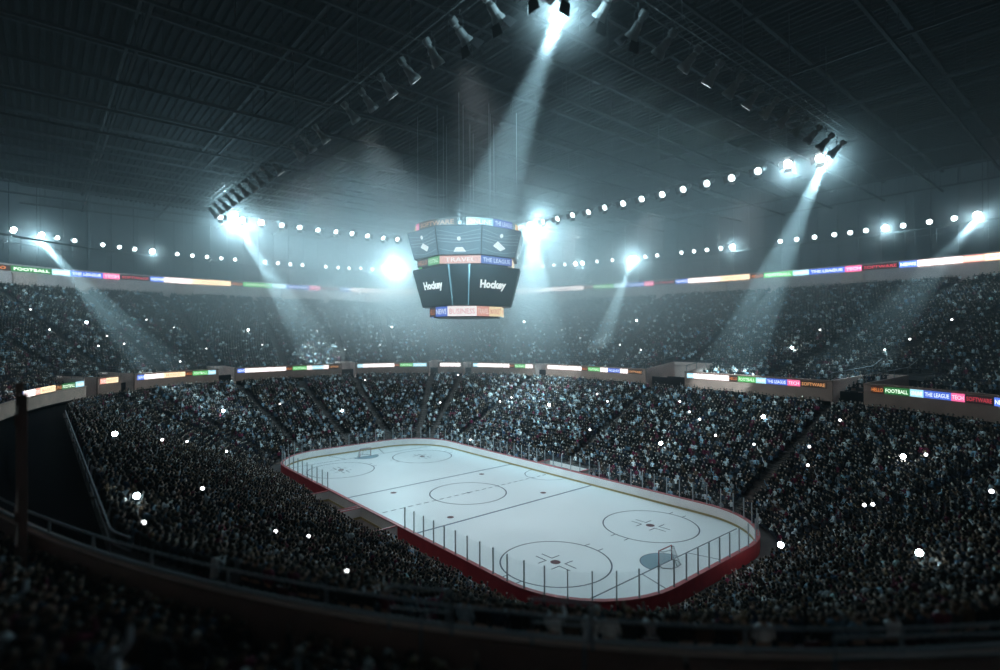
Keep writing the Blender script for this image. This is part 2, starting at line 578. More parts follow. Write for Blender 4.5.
# ------------------------------------------------------------------ roof
M_roof = mat('roof_deck', (0.012, 0.014, 0.017), 0.95, noise=0.1, scale=0.1, spec=0.02)
M_truss = mat('roof_truss', (0.035, 0.038, 0.042), 0.9, spec=0.03)
v = []; f = []
ys = np.arange(-96, 104, 0.9)
prof = []
for y in ys:
    prof += [(y, 49.2), (y + 0.4, 49.2), (y + 0.5, 48.9), (y + 0.8, 48.9)]
for y, z in prof:
    v += [(-112, y, z), (112, y, z)]
for i in range(len(prof) - 1):
    f.append((2 * i, 2 * i + 1, 2 * i + 3, 2 * i + 2))
me = bpy.data.meshes.new('ceiling'); me.from_pydata(v, [], f); me.materials.append(M_roof)
tag(link(bpy.data.objects.new('ceiling', me)), kind='structure')
for x in np.arange(-106.5, 110, 9):
    mb = MB()
    mb.box((x, 4, 45.0), (0.28, 190, 0.28)); mb.box((x, 4, 48.6), (0.4, 190, 0.35))
    for k, y in enumerate(np.arange(-90, 98, 4.0)):
        mb.box((x, y, 46.8), (0.08, 0.08, 3.4))
    tag(mb.build('roof_truss', M_truss), kind='structure')
for y in np.arange(-84, 100, 13):
    mb = MB()
    mb.box((0, y, 45.3), (220, 0.28, 0.28)); mb.box((0, y, 48.6), (220, 0.3, 0.3))
    for k, x in enumerate(np.arange(-108, 108, 4.5)):
        mb.box((x, y, 46.9), (0.06, 0.06, 3.1))
    tag(mb.build('roof_beam', M_truss), kind='structure')

# ------------------------------------------------------------------ lettering
_tc = {}


def letters(txt, h, bold=0.0):
    """flat lettering: verts (x from 0, y from 0 up to cap height h) and faces"""
    key = (txt, bold)
    if key not in _tc:
        cu = bpy.data.curves.new('t', 'FONT')
        cu.body = txt; cu.size = 1.0; cu.resolution_u = 2; cu.offset = bold
        o = bpy.data.objects.new('t', cu); COL.objects.link(o)
        dg = bpy.context.evaluated_depsgraph_get()
        me = o.evaluated_get(dg).to_mesh()
        vv = np.array([x.co[:2] for x in me.vertices]); ff = [tuple(p_.vertices) for p_ in me.polygons]
        o.evaluated_get(dg).to_mesh_clear()
        bpy.data.objects.remove(o); bpy.data.curves.remove(cu)
        vv[:, 0] -= vv[:, 0].min()
        _tc[key] = (vv / 0.70, ff)
    vv, ff = _tc[key]
    return vv * h, ff


ADS = {  # name: text, panel colour, panel strength, text colour, text strength
    'news': ('NEWS', (0.10, 0.22, 0.85), 0.9, (0.75, 0.85, 1.0), 1.2),
    'white': ('BUSINESS', (1.0, 0.93, 0.93), 1.25, (0.95, 0.62, 0.66), 0.9),
    'cream': ('MARKET', (1.0, 0.80, 0.50), 1.1, (0.95, 0.50, 0.35), 0.9),
    'coral': ('TRAVEL', (0.95, 0.45, 0.36), 0.9, (1.0, 0.80, 0.74), 1.0),
    'hello': ('HELLO', (0.05, 0.014, 0.006), 0.5, (0.85, 0.26, 0.07), 0.7),
    'football': ('FOOTBALL', (0.03, 0.25, 0.06), 0.5, (0.78, 1.0, 0.78), 1.1),
    'green': ('FOOTBALL', (0.12, 0.62, 0.15), 0.7, (0.75, 1.0, 0.75), 1.0),
    'online': ('ONLINE', (0.40, 0.78, 0.95), 0.9, (0.80, 0.97, 1.0), 1.3),
    'league': ('THE LEAGUE', (0.06, 0.14, 0.62), 0.9, (0.70, 0.80, 1.0), 1.1),
    'tech': ('TECH', (0.90, 0.14, 0.35), 0.9, (1.0, 0.62, 0.75), 1.1),
    'software': ('SOFTWARE', (0.02, 0.008, 0.01), 0.4, (0.60, 0.05, 0.08), 0.7),
    'amber': ('SOFTWARE', (0.035, 0.018, 0.01), 0.5, (0.80, 0.36, 0.14), 0.7),
}
AD_M = {}; AD_M2 = {}; AD_M1 = {}
for k, (t, pc, ps, tc, ts) in ADS.items():
    for tb, g_ in ((AD_M, 0.9), (AD_M1, 1.5), (AD_M2, 3.4)):
        tb[k] = (mat('ad_panel_' + k, (0.02, 0.02, 0.02), 0.4, pc, ps * g_), mat('ad_text_' + k, (0.02, 0.02, 0.02), 0.4, tc, ts * g_))


def arc_frame(path):
    P = np.array([(a, b) for a, b, _, _ in path]); N = np.array([(c_, d_) for _, _, c_, d_ in path])
    L = np.concatenate([[0], np.cumsum(np.linalg.norm(np.diff(P, axis=0), axis=1))])
    def at(u):
        return np.stack([np.interp(u, L, P[:, 0]), np.interp(u, L, P[:, 1])], -1), np.stack([np.interp(u, L, N[:, 0]), np.interp(u, L, N[:, 1])], -1)
    return L[-1], at


def ad_tile(kind, at, u0, u1, z0, z1, parent, out=-0.10, lean=0.0, sign=-1, text=True, table=None):
    """one lit advertisement panel on a curved path; sign -1: it faces against the normal"""
    mb = MB()
    n = max(2, int((u1 - u0) / 0.7) + 1)
    us = np.linspace(u0, u1, n)
    P, N = at(us)
    A = P + N * out
    B = P + N * (out - sign * 0.08)
    vs = []
    for i in range(n):
        vs += [(*A[i], z0), (*(A[i] + N[i] * lean * (z1 - z0)), z1), (*B[i], z0), (*(B[i] + N[i] * lean * (z1 - z0)), z1)]
    fs = []
    for i in range(n - 1):
        a = 4 * i; b = a + 4
        fs += [(a, b, b + 1, a + 1), (a + 2, a + 3, b + 3, b + 2), (a + 1, b + 1, b + 3, a + 3), (a, a + 2, b + 2, b)]
    fs += [(0, 1, 3, 2), (4 * n - 4, 4 * n - 2, 4 * n - 1, 4 * n - 3)]
    mb.add(vs, fs)
    if text:
        H = (z1 - z0)
        tv, tf = letters(ADS[kind][0], H * 0.52, 0.018)
        wdt = tv[:, 0].max()
        room = (u1 - u0) * 0.88
        sx = min(1.5, room / wdt)
        uu = (u0 + u1) / 2 + (tv[:, 0] - wdt / 2) * sx
        PP, NN = at(uu)
        zz = z0 + H * 0.24 + tv[:, 1]
        PP = PP + NN * (out + sign * 0.02) + NN * (lean * (zz - z0))[:, None]
        mb.cur = 1
        mb.add([(p_[0], p_[1], z_) for p_, z_ in zip(PP, zz)], tf)
    return mb.build('ad_panel', list((table or AD_M)[kind]), parent)


# lower ribbon displays, one per length of fascia; angle runs down so that text reads left to right
PLACE = {}
ORDER = [('news', 2.2), ('white', 9.0), ('hello', 2.2), ('green', 4.2), ('online', 2.3), ('league', 4.0), ('tech', 2.0), ('software', 4.0)]
vis_segs = [(a, b) for a, b in SEGS if b > 33 and a < 236]
disp_names = []
for (a, b) in vis_segs:
    mid = (a + b) / 2
    L, at = arc_frame(path_of(Q1, b, a))
    root = empty('ribbon_display')
    # u runs from high angle (left in the photo) to low angle
    if mid > 217.5:
        seq = [('news', 1.4), ('white', 3.4), ('coral', 1.4), ('cream', 4.0), ('amber', 1.6), ('football', 3.4), ('online', 2.0)]
    elif mid > 210:
        seq = [('coral', 3.0), ('cream', 6.0)]
    elif mid > 193:
        seq = [('news', 2.6), ('white', 7.0), ('cream', 7.5), ('hello', 2.6), ('green', 5.4), ('online', 2.6)]
    elif mid > 170:
        seq = [('news', 2.4), ('white', 14.0), ('hello', 2.4), ('green', 5.2), ('white', 2.0), ('online', 4.2), ('white', 2.0), ('amber', 4.0)]
    elif mid > 155:
        seq = [('online', 1.6), ('white', 9.0), ('hello', 1.6), ('green', 3.8), ('online', 4.0)]
    elif mid > 145:
        seq = [('white', 5.0)]
    elif mid > 130:
        seq = [('online', 1.2), ('white', 8.6), ('hello', 1.5), ('green', 3.0), ('white', 2.0)]
    elif mid > 95:
        seq = [('white', 10.6), ('hello', 2.0), ('green', 3.7), ('white', 2.3), ('league', 3.6), ('white', 2.2), ('amber', 4.2)]
    elif mid > 55:
        seq = [('online', 1.6), ('white', 8.2), ('hello', 1.9), ('green', 3.7), ('online', 2.0), ('league', 4.0), ('tech', 2.3), ('amber', 4.6)]
    else:
        seq = [('hello', 2.1), ('football', 4.0), ('online', 2.0), ('league', 4.0), ('tech', 1.9), ('software', 4.0), ('news', 2.2), ('white', 3.0)]
    tot = sum(x for _, x in seq)
    m0, m1 = 0.5, 0.6
    if mid < 55: m0, m1 = 0.9, 0.5
    if mid > 217.5: m0, m1 = 0.4, 0.6
    k = (L - m0 - m1) / tot
    if mid > 217.5: k = min(k, 1.0); m0 = L - m1 - tot * k
    u = m0
    for kd, wd in seq:
        ad_tile(kd, at, u, u + wd * k - 0.03, 11.95, 12.72, root, out=-0.06, table=AD_M1)
        u += wd * k
    where = {1: 'beside the far left partition', 2: 'coral and cream panels only', 3: 'in the left bend, light blue at its end',
             4: 'behind the left end of the ice', 5: 'ending just left of the all-white one', 6: 'all white and shortest',
             7: 'starting just right of the all-white one', 8: 'ending at the widest opening',
             9: 'starting at the widest opening', 10: 'in the dark right part'}
    idx = 1 if mid > 217.5 else 2 if mid > 210 else 3 if mid > 193 else 4 if mid > 170 else 5 if mid > 155 else 6 if mid > 145 else 7 if mid > 130 else 8 if mid > 95 else 9 if mid > 55 else 10
    tag(root, 'lit advertising ribbon on the tier front, ' + where[idx], 'advertising display', 'advertising ribbons on the front of the upper tier')

# continuous upper ribbon
root = empty('ribbon_display')
tag(root, 'long lit advertising ribbon running right round above the upper tier', 'advertising display')
L, at = arc_frame(path_of(Q2, 212, 28, step=0.5))
seq = [(0.2, 'cream'), (2.0, 'hello'), (6.8, 'football'), (13.1, 'online'), (16.0, 'league'), (21.5, 'tech'), (24.4, 'software'), (29.9, 'news'), (32.5, 'white'), (38.0, 'cream'),
       (46.1, 'hello'), (48.8, 'green'), (55.5, 'online'), (58.8, 'league'), (64.6, 'tech'), (67.5, 'software'), (72.7, 'news'), (75.5, 'white'), (85.5, 'cream'), (93.2, 'hello'),
       (96.0, 'green'), (102.0, 'online'), (105.0, 'league'), (110.5, 'tech'), (113.4, 'software'), (118.8, 'news'), (121.6, 'white'), (131.0, 'white'), (142.2, 'hello'), (145.1, 'green'), (150.6, 'online'),
       (153.5, 'league'), (158.6, 'tech'), (161.0, 'software'), (166.4, 'news'), (169.3, 'white'), (176.6, 'cream'), (182.9, 'hello'), (185.8, 'green'), (191.4, 'online'), (194.4, 'league'),
       (200.7, 'tech'), (203.5, 'software'), (209.4, 'news'), (212.1, 'white'), (218.4, 'coral'), (221.3, 'cream'), (226.5, 'hello'), (229.5, 'green'), (236.0, 'league'), (242.0, 'white'), (250.0, None)]
for (u0, kd), (u1, _) in zip(seq[:-1], seq[1:]):
    if u1 > L: break
    ad_tile(kd, at, u0, u1 - 0.05, 31.0, 32.0, root, out=-0.16, table=AD_M2)

# ------------------------------------------------------------------ rink
HX, HY, HR = 30.75, 13.45, 8.0
def ice_mat():
    m = mat('ice', (0.80, 0.86, 0.88), 0.32, noise=0.05, scale=0.12, spec=0.4)
    nt = m.node_tree
    b = nt.nodes['Principled BSDF']
    n2 = nt.nodes.new('ShaderNodeTexNoise'); n2.inputs['Scale'].default_value = 0.9; n2.inputs['Detail'].default_value = 6
    mp = nt.nodes.new('ShaderNodeMapping'); mp.inputs['Scale'].default_value = (0.25, 2.0, 1)
    tc = nt.nodes.new('ShaderNodeTexCoord')
    nt.links.new(tc.outputs['Object'], mp.inputs['Vector']); nt.links.new(mp.outputs['Vector'], n2.inputs['Vector'])
    mr = nt.nodes.new('ShaderNodeMapRange'); mr.inputs['To Min'].default_value = 0.25; mr.inputs['To Max'].default_value = 0.45
    nt.links.new(n2.outputs['Fac'], mr.inputs['Value']); nt.links.new(mr.outputs['Result'], b.inputs['Roughness'])
    return m

mb = MB()
rp = rrect(HX + 0.1, HY + 0.1, HR)
mb.add([(a, b, 0.0) for a, b, _, _ in rp], [tuple(range(len(rp)))])
ice = tag(mb.build('floor_ice', ice_mat()), kind='structure')
M_line = mat('line_slate', (0.06, 0.085, 0.12), 0.5)
M_bline = mat('line_blue', (0.07, 0.12, 0.19), 0.5)
M_red = mat('line_red', (0.09, 0.02, 0.028), 0.5)
M_crease = mat('crease_blue', (0.22, 0.34, 0.40), 0.5)


def flat(name, m, build):
    mb = MB(); build(mb); return mb.build(name, m, ice)


def bar(mb, x0, y0, x1, y1, w_, z=0.008):
    d = Vector((x1 - x0, y1 - y0)).normalized(); n = Vector((-d.y, d.x)) * w_ / 2
    mb.add([(x0 + n.x, y0 + n.y, z), (x0 - n.x, y0 - n.y, z), (x1 - n.x, y1 - n.y, z), (x1 + n.x, y1 + n.y, z)], [(0, 1, 2, 3)])


def arc(mb, cx, cy, r, w_, a0=0, a1=360, z=0.008, n=72):
    vs = []
    for i in range(n + 1):
        a = math.radians(a0 + (a1 - a0) * i / n)
        for q in (r - w_ / 2, r + w_ / 2):
            vs.append((cx + q * math.cos(a), cy + q * math.sin(a), z))
    mb.add(vs, [(2 * i, 2 * i + 1, 2 * i + 3, 2 * i + 2) for i in range(n)])


def disc(mb, cx, cy, r, z=0.009, n=28, a0=0, a1=360):
    mb.add([(cx, cy, z)] + [(cx + r * math.cos(math.radians(a0 + (a1 - a0) * i / n)), cy + r * math.sin(math.radians(a0 + (a1 - a0) * i / n)), z) for i in range(n + 1)],
           [(0, i + 1, i + 2) for i in range(n)])

for sx in (-1, 1):
    flat('blue_line', M_bline, lambda mb: bar(mb, sx * 7.53, -HY, sx * 7.53, HY, 0.24))
    gy = HY - 1.35
    flat('goal_line', M_line, lambda mb: bar(mb, sx * 26.66, -gy, sx * 26.66, gy, 0.13))
    flat('trapezoid_line', M_line, lambda mb: (bar(mb, sx * 26.66, 3.2, sx * HX, 4.4, 0.10), bar(mb, sx * 26.66, -3.2, sx * HX, -4.4, 0.10)))
    flat('goal_crease', M_crease, lambda mb: disc(mb, sx * 26.66, 0, 2.0, 0.006, 28, 90 if sx > 0 else -90, 270 if sx > 0 else 90))
    flat('crease_line', M_line, lambda mb: arc(mb, sx * 26.66, 0, 2.0, 0.07, 90 if sx > 0 else -90, 270 if sx > 0 else 90))
    for sy in (-1, 1):
        cx, cy = sx * 20.7, sy * 6.65
        flat('faceoff_circle', M_line, lambda mb: arc(mb, cx, cy, 4.53, 0.13))
        flat('faceoff_dot', M_red, lambda mb: disc(mb, cx, cy, 0.42))
        def marks(mb):
            for a in (-1, 1):
                for b in (-1, 1):
                    bar(mb, cx + a * 0.75, cy + b * 0.35, cx + a * 1.95, cy + b * 0.35, 0.11)
                    bar(mb, cx + a * 0.75, cy + b * 0.3, cx + a * 0.75, cy + b * 1.25, 0.11)
                    bar(mb, cx + a * 0.75, cy + b * 4.5, cx + a * 0.75, cy + b * 5.15, 0.10)
        flat('faceoff_marks', M_line, marks)
        flat('neutral_dot', M_red, lambda mb: disc(mb, sx * 5.87, sy * 6.7, 0.36))
flat('centre_line', M_line, lambda mb: [bar(mb, 0, y, 0, min(y + 0.62, HY), 0.17) for y in np.arange(-HY + 0.1, HY, 1.03)])
flat('centre_circle', M_line, lambda mb: arc(mb, 0, 0, 4.53, 0.15))
flat('centre_dot', M_line, lambda mb: disc(mb, 0, 0, 0.22))
flat('referee_crease', M_line, lambda mb: arc(mb, 0, HY, 3.1, 0.10, 180, 360))

# concrete apron between boards and stand
mb = MB()
ap = rrect(INX + 0.2, INY + 0.2, INR)
mb.add([(a, b, -0.05) for a, b, _, _ in ap], [tuple(range(len(ap)))])
tag(mb.build('floor_apron', M_conc), kind='structure')

# boards
M_bwhite = mat('board_white', (0.88, 0.81, 0.79), 0.45, noise=0.06, scale=0.4)
M_kick = mat('board_kick', (0.42, 0.31, 0.15), 0.5)
M_bred = mat('board_red', (0.60, 0.06, 0.075), 0.5, noise=0.1, scale=1.5)
M_cap = mat('board_cap', (0.50, 0.12, 0.13), 0.4)
boards = empty('rink_boards')
tag(boards, 'white and dark red dasher boards around the ice rink with glass above', 'rink boards')
path = rrect(HX, HY, HR, 16, 60)
mb = MB(); mb.sweep(path, [(0.0, 0.2), (0.10, 0.2), (0.10, 1.12), (0.0, 1.12)]); mb.build('inner_board', M_bwhite, boards)
mb = MB(); mb.sweep(path, [(-0.02, 0.0), (0.10, 0.0), (0.10, 0.22), (-0.02, 0.22)]); mb.build('kick_plate', M_kick, boards)
mb = MB(); mb.sweep(path, [(-0.01, 1.12), (0.34, 1.12), (0.34, 1.20), (-0.01, 1.20)]); mb.build('cap_rail', M_cap, boards)
# red outer skin, left out where the boxes are
BX0, BX1 = -8.1, 7.5
start = next(i for i, q in enumerate(path) if q[1] < -HY + 0.01 and q[0] > BX1)
idx = list(range(start, len(path))) + list(range(0, start))
op = [path[i] for i in idx]
op = [(BX1, -HY, 0, -1)] + [q for q in op if not (q[1] < -HY + 0.01 and BX0 - 0.01 < q[0] < BX1 + 0.01)] + [(BX0, -HY, 0, -1)]
mb = MB(); mb.sweep(op, [(0.10, -0.05), (0.32, -0.05), (0.32, 1.12), (0.10, 1.12)], closed=False); mb.build('outer_skin', M_bred, boards)
mb = MB(); mb.box(((BX0 + BX1) / 2, -HY - 0.2, 0.66), (BX1 - BX0, 0.2, 0.92)); mb.box(((BX0 + BX1) / 2, -HY - 0.2, 0.1), (BX1 - BX0, 0.2, 0.2)); mb.build('box_front', M_bwhite, boards)
M_glass = bpy.data.materials.new('rink_glass'); M_glass.use_nodes = True
gn = M_glass.node_tree; gn.nodes.remove(gn.nodes['Principled BSDF'])
tr = gn.nodes.new('ShaderNodeBsdfTransparent'); tr.inputs[0].default_value = (0.985, 0.99, 0.99, 1)
gl = gn.nodes.new('ShaderNodeBsdfGlossy'); gl.inputs['Roughness'].default_value = 0.08
mx = gn.nodes.new('ShaderNodeMixShader'); mx.inputs[0].default_value = 0.02
gn.links.new(tr.outputs[0], mx.inputs[1]); gn.links.new(gl.outputs[0], mx.inputs[2])
gn.links.new(mx.outputs[0], gn.nodes['Material Output'].inputs['Surface'])
P = np.array([(a, b) for a, b, _, _ in path]); N = np.array([(c_, d_) for _, _, c_, d_ in path])
P = np.vstack([P, P[:1]]); N = np.vstack([N, N[:1]])
LL = np.concatenate([[0], np.cumsum(np.linalg.norm(np.diff(P, axis=0), axis=1))])
NP = 104
us = np.arange(NP) * LL[-1] / NP
def on_board(u):
    u = u % LL[-1]
    return (np.array([np.interp(u, LL, P[:, 0]), np.interp(u, LL, P[:, 1])]), np.array([np.interp(u, LL, N[:, 0]), np.interp(u, LL, N[:, 1])]))
def in_gap(p):
    return p[1] < -HY + 0.05 and BX0 < p[0] < BX1
pm = None
for k in range(NP):
    p, n = on_board(us[k])
    if in_gap(p): continue
    ang = math.atan2(n[1], n[0])
    if pm is None:
        mb = MB(); mb.box((0, 0, 0.92), (0.09, 0.07, 1.85)); mb.box((0, 0, 0.03), (0.16, 0.14, 0.06)); mb.box((0, 0, 1.86), (0.1, 0.09, 0.04))
        pm = mb.mesh('glass_post', M_gal)
    o = link(bpy.data.objects.new('glass_post', pm), boards)
    o.location = (p[0] + n[0] * 0.17, p[1] + n[1] * 0.17, 1.2); o.rotation_euler = (0, 0, ang)
    p2, n2 = on_board(us[k] + LL[-1] / NP)
    if in_gap(p2) or in_gap((p + p2) / 2): continue
    mb = MB()
    q = [on_board(us[k] + LL[-1] / NP * t) for t in (0.03, 0.5, 0.97)]
    mb.sweep([(a[0], a[1], b[0], b[1]) for a, b in q], [(0.16, 1.2), (0.18, 1.2), (0.18, 2.95), (0.16, 2.95)], closed=False)
    mb.build('glass_pane', M_glass, boards)

# penalty boxes on the near side: floor, side walls, bench
def pbox(x0, x1, y0, y1, label, sgn=-1):
    r = empty('penalty_box', ((x0 + x1) / 2, (y0 + y1) / 2, 0))
    tag(r, label, 'penalty box')
    W, D = x1 - x0, abs(y1 - y0)
    mb = MB(); mb.box((0, 0, -0.02), (W, D, 0.05)); mb.build('box_floor', M_step, r)
    for s in (-1, 1):
        mb = MB(); mb.box((s * (W / 2 - 0.06), 0, 0.55), (0.12, D, 1.06)); mb.build('side_wall', M_bwhite, r)
    mb = MB(); mb.box((0, sgn * (D / 2 - 0.05), 0.5), (W - 0.24, 0.1, 1.0)); mb.build('back_wall', M_bwhite, r)
    for s in (-1, 1):
        mb = MB(); mb.box((s * (W / 2 - 0.06), 0, 1.11), (0.2, D, 0.07)); mb.build('cap_rail', M_cap, r)
    mb = MB(); mb.box((0, -sgn * (D / 2 - 0.03), 0.12), (W - 0.3, 0.05, 0.22))
    for s in (-1, 1): mb.box((s * (W / 2 - 0.14), 0, 0.12), (0.05, D - 0.1, 0.22))
    mb.build('kick_plate', M_kick, r)
    mb = MB(); mb.box((0, sgn * (D / 2 - 0.45), 0.45), (W - 1.0, 0.4, 0.06))
    for s in (-1, 0, 1): mb.box((s * (W / 2 - 0.8), sgn * (D / 2 - 0.45), 0.21), (0.08, 0.34, 0.42))
    mb.build('bench', M_step, r)
pbox(-8.0, -0.45, -13.85, -16.6, 'white walled penalty box beside the near boards, nearer the left goal')
pbox(0.1, 7.4, -13.85, -16.6, 'white walled penalty box beside the near boards, nearer the glass and right goal')
pbox(-2.6, 5.0, 13.95, 16.4, 'white walled bench box behind the far boards at the centre line', 1)

# goals
def goal(sx, label):
    r = empty('hockey_goal', (sx * 26.66, 0, 0), 0 if sx > 0 else PI)
    tag(r, label, 'hockey goal', 'goals on the ice')
    mb = MB(); mb.tube([(0, -0.92, 0), (0, -0.92, 1.2), (0, 0.92, 1.2), (0, 0.92, 0)], 0.05, 8); mb.build('goal_frame', mat('goal_red', (0.30, 0.05, 0.06), 0.4), r)
    mb = MB()
    mb.tube([(0, -0.92, 0.03), (0.45, -1.1, 0.03), (1.0, -0.7, 0.03), (1.1, 0, 0.03), (1.0, 0.7, 0.03), (0.45, 1.1, 0.03), (0, 0.92, 0.03)], 0.04, 6)
    mb.tube([(0, -0.92, 1.2), (0.35, -0.8, 1.2), (0.5, 0, 1.2), (0.35, 0.8, 1.2), (0, 0.92, 1.2)], 0.03, 6)
    mb.tube([(1.1, 0, 0.03), (0.5, 0, 1.2)], 0.03, 6)
    mb.build('base_frame', mat('goal_white', (0.45, 0.47, 0.5), 0.4), r)
    mb = MB()
    low = [(0, -0.92), (0.45, -1.1), (1.0, -0.7), (1.1, 0), (1.0, 0.7), (0.45, 1.1), (0, 0.92)]
    top = [(0, -0.92), (0.2, -0.88), (0.35, -0.75), (0.5, 0), (0.35, 0.75), (0.2, 0.88), (0, 0.92)]
    def lp(c_, t):
        t = t * 6; i = min(5, int(t)); f_ = t - i
        return (c_[i][0] * (1 - f_) + c_[i + 1][0] * f_, c_[i][1] * (1 - f_) + c_[i + 1][1] * f_)
    for i in range(0, 37):
        a = lp(low, i / 36); b = lp(top, i / 36)
        mb.tube([(a[0], a[1], 0.03), (b[0], b[1], 1.2)], 0.006, 3)
    for j in range(1, 12):
        t = j / 12
        mb.tube([(lp(low, i / 24)[0] * (1 - t) + lp(top, i / 24)[0] * t, lp(low, i / 24)[1] * (1 - t) + lp(top, i / 24)[1] * t, 0.03 + 1.17 * t) for i in range(25)], 0.006, 3)
    mb.build('net', mat('net_white', (0.7, 0.72, 0.75), 0.7), r)
goal(1, 'hockey goal with white net on the goal line nearest the viewer')
goal(-1, 'hockey goal with white net at the far left end of the ice')

# ------------------------------------------------------------------ scoreboard
M_black = mat('board_black', (0.012, 0.014, 0.016), 0.35, spec=0.5)
M_scr = mat('screen_black', (0.008, 0.012, 0.014), 0.25, (0.03, 0.06, 0.07), 0.35)
M_wtext = mat('screen_white', (0.1, 0.1, 0.1), 0.4, (0.92, 1.0, 1.0), 1.0)
M_vid = mat('video_blue', (0.02, 0.025, 0.03), 0.3, (0.10, 0.17, 0.21), 0.75)
M_vid2 = mat('video_line', (0.02, 0.02, 0.02), 0.3, (0.34, 0.46, 0.52), 0.8)
M_vid3 = mat('video_ice', (0.02, 0.02, 0.02), 0.3, (0.85, 0.98, 1.0), 1.0)
sb = empty('scoreboard', (0, 0, 26))
tag(sb, 'large black eight sided scoreboard with screens hanging over centre ice', 'scoreboard')


def octv(H, c_, z):
    h = H - c_
    return [(H, h, z), (h, H, z), (-h, H, z), (-H, h, z), (-H, -h, z), (-h, -H, z), (h, -H, z), (H, -h, z)]


def prism(mb, H0, c0, z0, H1, c1, z1):
    a = octv(H0, c0, z0 - 26); b = octv(H1, c1, z1 - 26)
    mb.add(a + b, [(i, (i + 1) % 8, 8 + (i + 1) % 8, 8 + i) for i in range(8)] + [tuple(range(8))[::-1], tuple(range(8, 16))])


def face_frame(H0, c0, z0, H1, c1, z1, i):
    """bottom-left, bottom-right, top-left, top-right of face i seen from outside"""
    a = octv(H0, c0, z0 - 26); b = octv(H1, c1, z1 - 26)
    j = (i + 1) % 8
    return Vector(a[i]), Vector(a[j]), Vector(b[i]), Vector(b[j])


def on_face(fr, u, v, off=0.05):
    bl, br, tl, tr_ = fr
    n = (br - bl).cross(tl - bl).normalized()
    p = (bl * (1 - u) + br * u) * (1 - v) + (tl * (1 - u) + tr_ * u) * v
    return p + n * off

LOW = (4.25, 1.2, 22.0, 5.25, 1.62, 26.4)
UP = (5.75, 3.28, 27.45, 6.45, 3.6, 30.5)
mb = MB(); prism(mb, *LOW); mb.build('lower_cabinet', M_black, sb)
mb = MB(); prism(mb, *UP); mb.build('upper_cabinet', M_black, sb)
mb = MB(); prism(mb, 4.9, 2.8, 26.4, 5.3, 3.1, 27.45); mb.build('middle_core', M_black, sb)
mb = MB(); prism(mb, 3.7, 2.1, 20.75, 3.9, 2.2, 22.0); mb.build('lower_core', M_black, sb)
mb = MB(); prism(mb, 5.6, 3.0, 30.5, 5.6, 3.0, 30.75); mb.build('top_deck', M_steel, sb)
for i in range(8):
    fr = face_frame(*LOW, i)
    mb = MB()
    mb.add([on_face(fr, *q) for q in ((0.02, 0.02), (0.98, 0.02), (0.98, 0.98), (0.02, 0.98))], [(0, 1, 2, 3)])
    if i % 2 == 1:
        pass
    else:
        pass
    big = (fr[1] - fr[0]).length > 3
    if big:
        tv, tf = letters('Hockey', 1.0, 0.05)
        wd_ = tv[:, 0].max()
        Lf = (fr[1] - fr[0]).length * 0.5 + (fr[3] - fr[2]).length * 0.5
        sc = Lf * 0.56 / wd_
        hh = (fr[2] - fr[0]).length
        mb.cur = 1
        mb.add([on_face(fr, 0.5 + (x - wd_ / 2) * sc / Lf, 0.46 + y * sc * 1.0 / hh, 0.07) for x, y in tv], tf)
    else:
        mb.cur = 2
        for s in (0.0, 1.0):
            mb.add([on_face(fr, s + a, b, 0.08) for a, b in ((-0.04, 0), (0.04, 0), (0.04, 1), (-0.04, 1))], [(0, 1, 2, 3)])
    mb.build('lower_screen', [M_scr, M_wtext, mat('screen_seam', (0.14, 0.2, 0.22), 0.4)], sb)
    fr = face_frame(*UP, i)
    mb = MB()
    mb.add([on_face(fr, *q) for q in ((0.01, 0.02), (0.99, 0.02), (0.99, 0.98), (0.01, 0.98))], [(0, 1, 2, 3)])
    # picture on the screen: an arena roof, an oval of stands and the ice
    mb.cur = 1
    def ln(pts, w_=0.012):
        for (x0, y0), (x1, y1) in zip(pts[:-1], pts[1:]):
            d = Vector((x1 - x0, (y1 - y0))).normalized() * w_
            mb.add([on_face(fr, x0 - d.y, y0 + d.x, 0.07), on_face(fr, x0 + d.y, y0 - d.x, 0.07), on_face(fr, x1 + d.y, y1 - d.x, 0.07), on_face(fr, x1 - d.y, y1 + d.x, 0.07)], [(0, 1, 2, 3)])
    for yy in (0.42, 0.52):
        ln([(x, yy + 0.10 * abs(x - 0.5) ** 1.5 * 2) for x in np.linspace(0.02, 0.98, 12)], 0.010)
    ln([(0.02, 0.86), (0.5, 0.70), (0.98, 0.86)], 0.007)
    ln([(0.02, 0.70), (0.5, 0.62), (0.98, 0.70)], 0.006)
    ln([(x, 0.12 + 0.5 * (x - 0.5) ** 2) for x in np.linspace(0.05, 0.95, 12)], 0.008)
    mb.cur = 2
    if i % 2 == 0:
        q = ((0.36, 0.10), (0.66, 0.10), (0.58, 0.26), (0.42, 0.26))
    else:
        q = ((0.30, 0.34), (0.52, 0.18), (0.66, 0.30), (0.42, 0.52))
        if i in (5,): q = ((0.38, 0.38), (0.60, 0.2), (0.70, 0.34), (0.50, 0.52))
    mb.add([on_face(fr, a, b, 0.08) for a, b in q], [(0, 1, 2, 3)])
    yc = 0.55 if i % 2 == 0 else 0.72
    mb.add([on_face(fr, 0.5, yc, 0.09)] + [on_face(fr, 0.5 + 0.045 * math.cos(a), yc + 0.075 * math.sin(a), 0.09) for a in np.linspace(0, 2 * PI, 13)], [(0, k + 1, k + 2) for k in range(12)])
    mb.build('upper_screen', [M_vid, M_vid2, M_vid3], sb)


def oct_path(H, c_, order):
    v8 = octv(H, c_, 0)
    out = []
    for k in order:
        a = Vector(v8[k][:2]); b = Vector(v8[(k + 1) % 8][:2])
        d = (b - a).normalized(); n = (d.y, -d.x)
        out.append((a, b, n))
    return out

